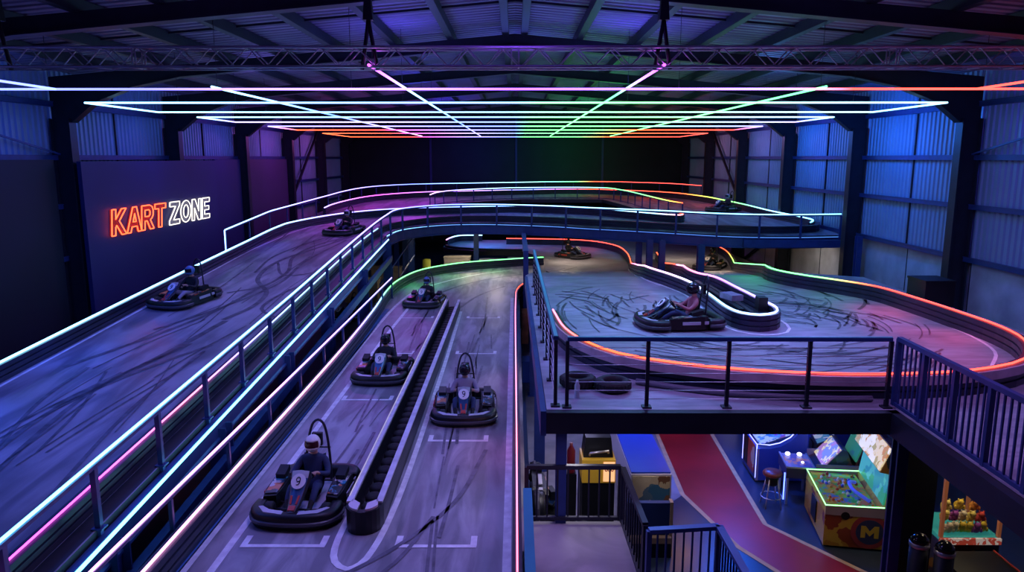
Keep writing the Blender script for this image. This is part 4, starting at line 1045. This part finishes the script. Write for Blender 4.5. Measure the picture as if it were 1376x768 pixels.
def machine(name, label, loc, rz, w, prof, band, play, back, marq, body, neon_c, neon_path, playm, backm, marqm, emblem=True):
    r = thing(name, label, 'arcade machine', loc, rz, 'arcade machines')
    hw = w/2
    obj('cabinet', side_prism(MB(), prof, -hw, hw), body, r, world=False, bevel=.008)
    obj('side_trim', side_prism(MB(), band, -hw-.012, -hw+.01), trimM, r, world=False); obj('side_trim', side_prism(MB(), band, hw-.01, hw+.012), trimM, r, world=False)
    for nm, q, m in (('playfield', play, playm), ('back_glass', back, backm), ('marquee', marq, marqm)):
        if q:
            (x0, z0), (x1, z1) = q
            d = Vector((x1-x0, 0, z1-z0)); L = d.length; nrm = Vector((-d.z, 0, d.x)).normalized()*.02
            mb = MB(); c = [Vector((x0, -hw+.03, z0)), Vector((x0, hw-.03, z0)), Vector((x1, hw-.03, z1)), Vector((x1, -hw+.03, z1))]
            a = [mb.bm.verts.new(p+nrm) for p in c]; b_ = [mb.bm.verts.new(p-nrm*.5) for p in c]
            mb.bm.faces.new(a[::-1]); mb.bm.faces.new(b_)
            for i in range(4): mb.bm.faces.new((a[i], a[(i+1) % 4], b_[(i+1) % 4], b_[i]))
            bmesh.ops.recalc_face_normals(mb.bm, faces=mb.bm.faces[:])
            obj(nm, mb, m, r, world=False)
    if neon_path:
        mb = [Vector((x, (-hw if s < 0 else hw)*1.0, z)) for x, z, s in neon_path]
        led('light_strip', mb, [(0, neon_c), (1, neon_c)], None, .014)
        o = bpy.data.objects['light_strip'] if False else COL.objects[-1]
        off = o.location.copy(); o.parent = r; o.location = off
    obj('coin_door', MB().box((prof[0][0]-.008, 0, .36), (.02, .34, .4)), blackp, r, world=False)
    if emblem:
        M = Matrix.Translation((.22, -hw-.004, .34)) @ Matrix.Rotation(PI/2, 4, 'X')
        c = lambda R, n=28: [(R*math.cos(2*PI*k/n), R*math.sin(2*PI*k/n)) for k in range(n)]
        e = obj('emblem', MB().prism(c(.30), M, .006, 0).prism(c(.22), M, .010, 1), [pmat('emblem_red', (.30, .04, .05), .5), pmat('emblem_navy', (.03, .04, .12), .5)], r, world=False)
        obj('emblem_letter', MB().prism([(-.14, -.10), (-.14, .11), (-.07, .11), (0, .02), (.07, .11), (.14, .11), (.14, -.10), (.07, -.10), (.07, .01), (0, -.07), (-.07, .01), (-.07, -.10)], M, .016), pmat('emblem_yellow', (.55, .40, .05), .5), e, world=False)
        obj('speaker_port', MB().lathe([(.07, 0), (.07, .008)], 16, Matrix.Translation((-.18, -hw-.006, .60)) @ Matrix.Rotation(PI/2, 4, 'X')), blackp, r, world=False)
    return r
p1 = [(-.5, .04), (-.5, .62), (-.46, .70), (.36, .70), (.42, .80), (.50, 1.34), (.50, 1.78), (.56, 1.80), (.56, .04)]
b1 = [(-.5, .60), (-.5, .76), (.42, .78), (.49, 1.36), (.49, 1.5), (.56, 1.5), (.56, .60)]
n1 = [(.50, 1.36, 1), (.43, .80, 1), (-.5, .765, 1), (-.5, .765, -1), (.43, .79, -1), (.50, 1.30, -1), (.46, 1.40, -1)]
LIME = (.20, .8, .22)
m1 = machine('pusher_machine', 'large yellow arcade machine with green playfield outlined by a lime light strip', (5.84, 12.08, 0), -.17, 1.45, p1, b1, ((-.44, .715), (.34, .715)), ((.41, .82), (.485, 1.32)), ((.30, 1.42), (.46, 1.80)), yelG, LIME, n1, playG, backG, marqG)
mb = side_prism(MB(), [(.30, 1.40), (.47, 1.82), (.56, 1.82), (.56, 1.36)], -.72, .72); obj('marquee_box', mb, darkG, m1, world=False)
mb = MB()
for k in range(40):
    rr = random.Random(k); mb.ell((rr.uniform(-.40, .30), rr.uniform(-.62, .62), .74), (.03, .03, rr.uniform(.02, .06)), 8, 5, k % 4)
g = obj('playfield_toys', mb, [pmat('toy_red', (.4, .05, .03), .4), pmat('toy_white', (.6, .6, .55), .4), pmat('toy_blue', (.05, .1, .45), .4), pmat('toy_orange', (.5, .2, .03), .4)], m1, world=False); g['kind'] = 'stuff'
mb = MB().tube(catmull([(.25, -.5, .78), (.05, -.25, .86), (.05, 0, .88), (.2, .2, .80)], .08), .03, 8)
obj('blue_ramp', mb, pmat('ramp_blue', (.05, .08, .6), .3, emit=(.05, .08, .6), estr=.5), m1, world=False)
obj('side_glass', MB().bar((-.48, -.715, .77), (.44, -.715, .79), .006, .01), glassM, m1, world=False)

p2 = [(-.5, .04), (-.5, .60), (-.38, .66), (-.04, 1.08), (.04, 1.05), (.14, .78), (.20, .76), (.44, 1.5), (.48, 1.72), (.56, 1.72), (.56, .04)]
m2 = machine('video_cabinet', 'arcade cabinet with tilted cream screen and green back glass behind the large yellow machine', (6.30, 13.42, 0), -.17, .78, p2, b1, ((-.36, .70), (-.06, 1.06)), ((.215, .84), (.43, 1.48)), None, darkG, (.1, .5, .4), None, screenG, graphic_mat('green_backglass', [(.02, .16, .10), (.06, .24, .14), (.25, .28, .15), (.02, .10, .12)], 4., .8), marqG, False)
m3 = machine('video_cabinet', 'blue arcade cabinet in the row behind the pinball table, farthest from the walkway', (6.75, 14.75, 0), -.2, .9, [(-.4, .04), (-.4, .62), (-.1, .78), (.2, 1.6), (.45, 1.75), (.45, .04)], [(-.4, .5), (-.4, .64), (-.1, .80), (.0, .8), (0, .5)], ((-.38, .66), (-.12, .79)), ((-.07, .84), (.19, 1.56)), None, pmat('cabinet_blue', (.03, .05, .22), .4), BL, None, blueG, screenG, None, False)
cv = [(-.45, .82), (-.2, .80), (.0, .85), (.2, .97), (.35, 1.15), (.42, 1.35)]
n3 = [(-.45, .10, -1), (-.45, .82, -1)]+[(x, z, -1) for x, z in cv[1:]]
m4 = machine('racing_cabinet', 'blue arcade cabinet outlined by a white curved light strip beside the bar stool', (5.36, 14.42, 0), -.04, .95, [(-.45, .04), (-.45, .72)]+[(x+.02, z-.08) for x, z in cv[1:]]+[(.46, 1.9), (.55, 1.9), (.55, .04)], [(-.45, .04), (-.45, .72), (-.40, .72), (-.40, .04)], None, ((-.38, .80), (.30, 1.05)), None, pmat('cabinet_blue2', (.03, .06, .30), .35), (.22, .24, 1.), n3, blueG, blueG, None, False)
led('front_strip', [Vector((-.46, .46, .12)), Vector((-.46, .46, .82)), Vector((-.46, -.46, .82))], [(0, (.2, .2, 1.)), (1, (.2, .2, 1.))], None, .014); o = COL.objects[-1]; o.parent = m4
obj('door_panel', MB().box((-.462, .25, .45), (.02, .3, .6)), blackp, m4, world=False)
obj('door_panel', MB().box((-.462, -.15, .45), (.02, .42, .6)), graphic_mat('door_art', [(.4, .36, .33), (.35, .05, .03), (.42, .4, .38), (.3, .28, .28)], 3.), m4, world=False)
for i, (x, y, m, lb) in enumerate(((5.15, 17.6, graphic_mat('far_art_red', [(.3, .03, .05), (.5, .4, .4), (.2, .03, .1)], 5., .4), 'small red lit arcade cabinet farthest away beside the red path'),
                                   (6.1, 17.2, graphic_mat('far_art_green', [(.05, .2, .1), (.3, .2, .04), (.03, .05, .2), (.1, .25, .1)], 5., .4), 'dark arcade cabinet with green and yellow artwork far beyond the pinball table'))):
    r = thing('arcade_cabinet', lb, 'arcade machine', (x, y, 0), PI/2, 'arcade machines')
    obj('cabinet', side_prism(MB(), [(-.4, .03), (-.4, .8), (-.15, .95), (.05, 1.75), (.4, 1.75), (.4, .03)], -.42, .42), darkG, r, world=False, bevel=.01)
    obj('front_panel', MB().box((-.41, 0, .42), (.02, .7, .6)), m, r, world=False)
    obj('screen', MB().bar((-.13, 0, 1.0), (.03, 0, 1.62), .7, .02, up=(1, 0, 0)), blueG, r, world=False)
# pinball table
r = thing('pinball_table', 'small pinball table on thin metal legs between the stool and the yellow machine', 'arcade machine', (5.44, 13.3, 0), -.15)
obj('table_body', MB().box((0, 0, .64), (.52, .72, .20)), pmat('table_navy', (.03, .03, .10), .4), r, world=False, bevel=.01)
obj('table_top', MB().box((0, 0, .752), (.46, .66, .02)), graphic_mat('pinball_art', [(.05, .05, .18), (.15, .12, .25), (.30, .12, .10), (.08, .10, .2)], 8., .5), r, world=False)
obj('metal_edge', MB().bar((-.25, -.36, .76), (.25, -.36, .76), .03).bar((-.25, -.36, .76), (-.25, .36, .76), .03).bar((.25, -.36, .76), (.25, .36, .76), .03), alum, r, world=False)
for x in (-.22, .22):
    for y in (-.32, .32): obj('leg', MB().bar((x, y, 0), (x, y, .6), .04), alum, r, world=False)
for x in (-.12, .1): obj('bumper_lamp', MB().ell((x, .24, .79), (.05, .05, .035), 10, 6), pmat('lamp_white', (.8, .8, .8), .3, emit=(.9, .85, 1), estr=2.5), r, world=False)
obj('ball_light', MB().ell((.08, -.12, .775), (.03, .03, .02), 10, 6), MATS['lamp_white'], r, world=False)
led('side_light', [Vector((-.27, -.30, .08)), Vector((-.27, -.30, .62))], [(0, (.1, .16, 1)), (1, (.1, .16, 1))], None, .018); o = COL.objects[-1]; o.parent = r
# bar stool
r = thing('bar_stool', 'round bar stool with red-brown seat and chrome legs on the blue arcade floor', 'stool', (4.86, 12.95, 0))
obj('seat', MB().lathe([(.12, .60), (.17, .62), (.18, .66), (.15, .70), (.02, .71)], 20), pmat('seat_red', (.18, .03, .02), .35), r, world=False)
obj('pedestal', MB().lathe([(.09, .42), (.12, .46), (.12, .58), (.10, .61)], 16), blackp, r, world=False)
obj('foot_ring', MB().tube([(.19*math.cos(2*PI*k/20), .19*math.sin(2*PI*k/20), .2) for k in range(20)], .011, 6, closed=True), alum, r, world=False)
for k in range(4):
    a = PI/4+k*PI/2; obj('leg', MB().tube([(.1*math.cos(a), .1*math.sin(a), .6), (.21*math.cos(a), .21*math.sin(a), 0)], .013, 6), alum, r, world=False)
# long white cabinet with blue top
r = thing('display_cabinet', 'long white cabinet with blue top and printed front, left of the red path', 'cabinet', (2.43, 13.75, 0))
obj('cabinet_body', MB().box((0, 0, .48), (.72, 3.1, .96)), pmat('cabinet_white', (.50, .48, .58), .5), r, world=False, bevel=.01)
obj('blue_top', MB().box((0, .02, .975), (.70, 3.06, .03)), pmat('top_blue', (.02, .06, .42), .4), r, world=False)
obj('printed_front', MB().box((0, -1.556, .5), (.66, .014, .86)), graphic_mat('poster_art', [(.62, .52, .34), (.66, .56, .38), (.22, .10, .05), (.62, .5, .3), (.05, .16, .26), (.62, .5, .33), (.12, .20, .26), (.6, .5, .3)], 6.), r, world=False)
# blue panelled gate box
r = thing('panel_box', 'dark blue panelled box with tan base just beyond the landing railing', 'box', (2.22, 11.2, 0))
obj('panel', MB().box((0, 0, .66), (.66, .10, .56)), pmat('panel_blue', (.01, .03, .14), .5), r, world=False, bevel=.01)
obj('base_board', MB().box((0, -.03, .32), (.70, .22, .10)), pmat('tan_board', (.42, .28, .18), .7), r, world=False)
for x in (-.35, .35): obj('post', MB().box((x, 0, .48), (.05, .14, .96)), pmat('tan_board', (.42, .28, .18), .7) if x > 0 else steel, r, world=False)
obj('plinth', MB().box((0, 0, .14), (.7, .2, .28)), darkM, r, world=False)
# yellow ticket kiosk
r = thing('ticket_kiosk', 'black kiosk with a yellow band and glowing label under the platform', 'kiosk', (1.40, 11.7, 0))
obj('kiosk_body', MB().box((0, 0, .58), (.54, .5, 1.16)), blackp, r, world=False, bevel=.01)
obj('yellow_band', MB().box((0, -.01, 1.36), (.56, .52, .40)), pmat('kiosk_yellow', (.60, .36, .03), .5, emit=(.6, .33, .03), estr=.10), r, world=False, bevel=.01)
lb = obj('lit_label', MB().box((.17, -.275, 1.36), (.19, .02, .34)), pmat('label_lit', (.8, .45, .25), .4, emit=(1, .55, .25), estr=.9), r, world=False)
M = Matrix.Translation((.17, -.286, 1.40)) @ Matrix.Rotation(PI/2, 4, 'X')
mb = MB()
for x in (-.05, .0, .05): mb.tube([M @ Vector((x+.018*math.cos(2*PI*k/10), .026*math.sin(2*PI*k/10), 0)) for k in range(10)], .009, 5, closed=True)
obj('red_lettering', mb, redP, lb, world=False)
obj('hood', MB().box((0, .05, 1.72), (.5, .42, .36), taper=.85), blackp, r, world=False, bevel=.02)
obj('chrome_handle', MB().tube([(-.15, -.2, 1.62), (-.15, -.26, 1.68), (.16, -.26, 1.72), (.16, -.2, 1.66)], .02, 8), alum, r, world=False)
tag(obj('fire_extinguisher', MB().lathe([(.07, 0), (.075, .03), (.075, .42), (.03, .5), (.03, .56)], 14, Matrix.Translation((1.0, 12.2, 1.0))).box((1.0, 12.2, .5), (.18, .18, 1.0), mi=1), [pmat('ext_red', (.16, .01, .02), .3), blackp]), 'dark red cylinder standing left of the yellow kiosk', 'extinguisher')
# claw machine with plush toys
r = thing('claw_machine', 'claw machine with glass front full of plush toys under the walkway', 'arcade machine', (7.12, 11.0, 0), 0)
obj('cabinet', MB().box((0, .0, .30), (.94, .84, .58)), darkG, r, world=False, bevel=.01)
obj('toy_deck', MB().box((0, 0, .63), (.92, .82, .06)), pmat('deck_teal', (.03, .28, .26), .5, emit=(.03, .28, .26), estr=.4), r, world=False)
obj('front_trim', MB().box((0, -.43, .60), (.96, .04, .10)), graphic_mat('trim_art', [(.45, .06, .04), (.6, .5, .45), (.4, .05, .03)], 12., .4), r, world=False)
for x in (-.45, .45):
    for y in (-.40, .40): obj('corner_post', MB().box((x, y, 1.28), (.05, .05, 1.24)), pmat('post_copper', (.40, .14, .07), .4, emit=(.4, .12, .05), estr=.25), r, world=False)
obj('canopy', MB().box((0, 0, 2.0), (.98, .88, .22)), darkG, r, world=False, bevel=.01)
obj('front_glass', MB().box((0, -.41, 1.27), (.86, .008, 1.2)), glassM, r, world=False)
obj('claw', MB().tube([(0, 0, 1.9), (0, 0, 1.62)], .012, 6).tube([(0, 0, 1.62), (.06, 0, 1.55), (.04, 0, 1.48)], .008, 5).tube([(0, 0, 1.62), (-.05, .04, 1.55), (-.03, .03, 1.48)], .008, 5).tube([(0, 0, 1.62), (-.04, -.05, 1.55), (-.02, -.03, 1.48)], .008, 5), alum, r, world=False)
rnd = random.Random(21)
pc = [('yellow', (.62, .42, .04)), ('yellow', (.62, .42, .04)), ('orange', (.55, .2, .03)), ('yellow', (.65, .5, .12)), ('red', (.5, .05, .04)), ('violet', (.28, .05, .3)), ('cream', (.6, .5, .35))]
spots = []
for j, (n, z0) in enumerate(((6, .74), (5, .88), (3, 1.02))):
    for i in range(n): spots.append((-.33+.66*(i+.5)/n, -.26+.10*j+rnd.uniform(-.03, .03), z0))
for i, (x, y, z) in enumerate(spots):
    nm, c = pc[rnd.randrange(len(pc))]
    cx, cy = 7.12+x, 11.0+y
    mb = MB().ell((cx, cy, z), (.075, .065, .075), 12, 8).ell((cx, cy-.05, z+.075), (.05, .045, .045), 10, 7).ell((cx-.035, cy-.04, z+.115), (.016, .012, .02), 6, 5).ell((cx+.035, cy-.04, z+.115), (.016, .012, .02), 6, 5).ell((cx-.07, cy-.03, z-.02), (.025, .025, .04), 6, 5).ell((cx+.07, cy-.03, z-.02), (.025, .025, .04), 6, 5)
    row = ('bottom', 'middle', 'top')[0 if z < .8 else 1 if z < .95 else 2]
    k = i if i < 6 else i-6 if i < 11 else i-11
    tag(obj('plush_toy', mb, pmat('plush_'+nm+str(int(c[1]*100)), c, .9, 0, .2, 20.)), '%s plush toy in the %s row of the claw machine, number %s from the left' % (nm, row, ('one', 'two', 'three', 'four', 'five', 'six')[k]), 'plush toy', 'plush toys in the claw machine')
r = thing('prize_counter', 'low dark counter with yellow edges in front of the claw machine', 'counter', (6.75, 9.9, 0))
obj('counter_body', MB().box((.15, 0, .28), (.9, .9, .56)), blackp, r, world=False, bevel=.01)
obj('yellow_edge', MB().box((.15, -.46, .54), (.92, .03, .06)), pmat('edge_yellow', (.5, .34, .05), .5), r, world=False)
obj('side_edge', MB().bar((.6, -.45, .57), (.6, .45, .57), .02), redP, r, world=False)
for x, y, lb in ((5.96, 9.95, 'dark domed bin under the walkway, left one of the two'), (6.20, 9.72, 'dark domed bin with chrome band under the walkway, right one of the two')):
    r = thing('domed_bin', lb, 'bin', (x, y, 0), 0, 'domed bins under the walkway')
    obj('bin_body', MB().lathe([(.12, 0), (.13, .02), (.13, .88)], 18), steel_dk, r, world=False)
    obj('dome', MB().lathe([(.135, .93), (.12, 1.0), (.07, 1.06), (.01, 1.08)], 18), pmat('gloss_black', (.01, .01, .015), .12), r, world=False)
    obj('chrome_band', MB().lathe([(.133, .87), (.14, .88), (.14, .93), (.133, .94)], 18), alum, r, world=False)



# ================================================================== LIGHTS
def area(name, loc, size, power, col, rot=(0, 0, 0), sy=None):
    d = bpy.data.lights.new(name, 'AREA'); d.energy = power; d.color = col; d.size = size
    if sy: d.shape = 'RECTANGLE'; d.size_y = sy
    o = bpy.data.objects.new(name, d); COL.objects.link(o); o.location = loc; o.rotation_euler = rot
    return o
LS = 1.0
for x, y, p, c in ((-9.4, 10, 170, (.015, .12, 1)), (-9.4, 16, 90, (.02, .13, 1)), (-6.6, 13, 55, (.36, .25, 1)), (-7.0, 21, 130, (.30, .23, 1)), (-6.5, 31, 200, (.46, .10, 1)), (-1.6, 9.5, 140, (.38, .30, 1)), (-1.6, 20, 130, (.34, .27, 1)), (-4.3, 12, 50, (.02, .14, 1)), (3, 16.0, 260, (.18, .38, 1)), (6.5, 15.5, 180, (.28, .31, 1)), (4, 8.5, 110, (.55, .28, 1)), (8.5, 9, 50, (.55, .25, 1)), (9, 24, 90, (.08, .35, 1)), (0, 38, 130, (.07, .14, 1)), (-6, 43, 300, (.55, .05, .9)), (8, 44, 90, (.7, .2, .5)), (8.5, 36, 130, (.10, .35, 1))):
    area('grid_fill', (x, y, 7.85), 1.6, p*LS, c)  # unseen area lamps added around the tube grid as coloured fill
for x, p, c in ((-3, 90, (.02, .05, 1)), (4, 70, (.02, 1, .25))):
    area('grid_fill', (x, 52.5, 7.8), 1.2, p, c, (math.radians(50), 0, 0))  # two more added lamps tint the back wall blue and green
for x, y, p, c in ((-4, 31, 70, (.02, .06, 1)), (4, 31, 25, (.02, .9, .25)), (-4, 42, 70, (.04, .05, 1)), (4, 42, 40, (.02, .9, .2))):
    area('roof_fill', (x, y, 8.1), 1.2, p, c, (PI, 0, 0))  # added upward fill, tinting the far roof blue and green
for x, y, p, c in ((-7, 9, 50, (.24, .10, 1)), (0, 11, 100, (.24, .07, 1)), (3, 19, 60, (.12, .08, 1)), (-3, 19, 50, (.12, .08, 1)), (7, 9, 55, (.20, .12, 1)), (0, 23, 40, (.10, .12, 1)), (-8, 24, 30, (.2, .13, 1)), (8, 24, 40, (.08, .25, 1))):
    area('roof_fill', (x, y, 8.1), 1.2, p*LS, c, (PI, 0, 0))  # further unseen lamps added to lift the roof in violet-blue
for s, y, p, c in ((1, 17, 55, (.06, .10, 1)), (1, 25, 150, (.01, .16, 1)), (1, 32, 120, (.02, .17, 1)), (1, 39, 60, (.3, .25, .9)), (1, 46, 40, (.5, .2, .4)), (-1, 18, 26, (.02, .10, 1)), (-1, 25, 34, (.03, .12, 1)), (-1, 32, 34, (.10, .10, 1)), (-1, 39, 55, (.4, .1, .8)), (-1, 46, 50, (.5, .1, .6))):
    area('wall_fill', (10.8*s, y, 7.6), .8, p*LS, c, (0, math.radians(68)*s*-1, 0))  # unseen fill lamps added to colour the side walls
for x, y, z, p, c, s in ((-.8, 30.6, 3.1, 44, (1, .80, .62), .5), (-5.0, 33.5, 2.9, 10, (1, .85, .65), .5), (2.6, 35.0, 3.2, 40, (1, .75, .55), .8), (2.4, 25.5, 3.9, 0, (1, .8, .6), .6), (8.6, 31, 3.1, 45, (1, .72, .5), .8), (8.2, 36, 3.2, 30, (1, .75, .55), .8), (-2.2, 35.4, 3.1, 40, (1, .85, .6), .5), (-1.5, 41.8, 3.4, 70, (.04, .3, 1), .8),
                         (11.9, 31, 3.1, 30, (1, .85, .7), .6)):
    if p: area('deck_lamp', (x, y, z), s, p, c)
for x, y, p, c, s in ((3.6, 12.4, 12, (1, .45, .30), .6), (3.9, 15.5, 14, (1, .45, .25), .6), (4.7, 14.8, 130, (.006, .12, 1), .5), (4.75, 12.9, 50, (.01, .13, 1), .4), (5.3, 10.7, 7, (1, .75, .45), .4), (2.35, 11.75, 8, (1, .9, .75), .3), (2.5, 14.5, 18, (.15, .25, 1), .5), (1.3, 13.8, 24, (.5, .48, 1), .4), (.9, 10.5, 8, (.85, .8, 1), .3), (.9, 9.0, 7, (.55, .38, 1), .3), (.9, 10.9, 7, (.9, .8, .9), .3), (.7, 16, 14, (.7, .75, 1), .4), (7.1, 10.2, 7, (1, .8, .5), .3)):
    area('arcade_lamp_and_fill', (x, y, 2.6), s, p, c)  # arcade lamps, plus unseen fill added for landing, stood kart and white cabinet
for x, y, z, p, c in ((-3.7, 28.6, 2.0, 12, (.05, 1, .08)), (-2.6, 31.0, 2.0, 10, (.05, 1, .08)), (-1.0, 32.4, 2.0, 7, (.05, 1, .08)), (7.45, 23.2, 3.3, 12, (.05, 1, .08)), (7.2, 21.0, 3.5, 8, (.05, 1, .08)), (8.2, 18.6, 3.5, 4, GR), (8.7, 16.6, 3.5, 12, (1, .04, .06)), (8.6, 14.2, 3.5, 12, (1, .04, .06)), (8.2, 12.2, 3.5, 5, RD),
                      (4.1, 20.3, 3.5, 4, VI), (4.35, 17.0, 3.5, 3, BL), (4.9, 14.2, 3.5, 4, VI), (5.6, 14.3, 3.5, 4, VI), (5.0, 30, 2.4, 3, OR), (3.9, 40.6, 2., 6, RD), (-9.0, 11.5, 2.9, 10, (.02, .25, 1)), (-9.0, 14.5, 3.1, 9, (.02, .25, 1)), (-9.0, 18, 3.3, 4, BL), (-9.1, 27, 3.8, 6, BL), (-8.2, 33.2, 4.1, 7, MG), (-8.6, 41, 4.3, 9, MG), (-5.5, 48.6, 4.4, 9, VI), (9.0, 49.5, 4.4, 8, RD), (11.2, 43, 4.3, 7, OR), (-.35, 12, 2.0, 2.5, RD), (-.3, 16, 2.0, 2, PK_)):
    area('strip_fill', (x, y, z), 1.3, p*.6, tuple(v if v > .3 else v*.4 for v in c))  # unseen lamps added beside the strips to strengthen their glow on the floor
area('claw_lamp', (7.12, 10.9, 1.87), .5, 5, (1, .85, .6))
w = bpy.data.worlds.new('hall_air'); w.use_nodes = True; SC.world = w
w.node_tree.nodes['Background'].inputs['Color'].default_value = (.25, .3, .9, 1); w.node_tree.nodes['Background'].inputs['Strength'].default_value = .006

# ================================================================== CAMERA
cam = bpy.data.cameras.new('camera'); co = bpy.data.objects.new('camera', cam); COL.objects.link(co)
cam.sensor_width = 36.; cam.lens = 36.*980/1376; cam.clip_end = 200
co.location = (0, 0, 6.5)
co.rotation_euler = (PI/2-math.atan(172/980), 0, .00402)
SC.camera = co
SC.view_settings.view_transform = 'Standard'; SC.view_settings.look = 'None'; SC.view_settings.exposure = 0.; SC.view_settings.gamma = 1.; SC.view_settings.use_curve_mapping = False
SC.cycles.use_denoising = True; SC.cycles.max_bounces = 6; SC.cycles.sample_clamp_indirect = 4.
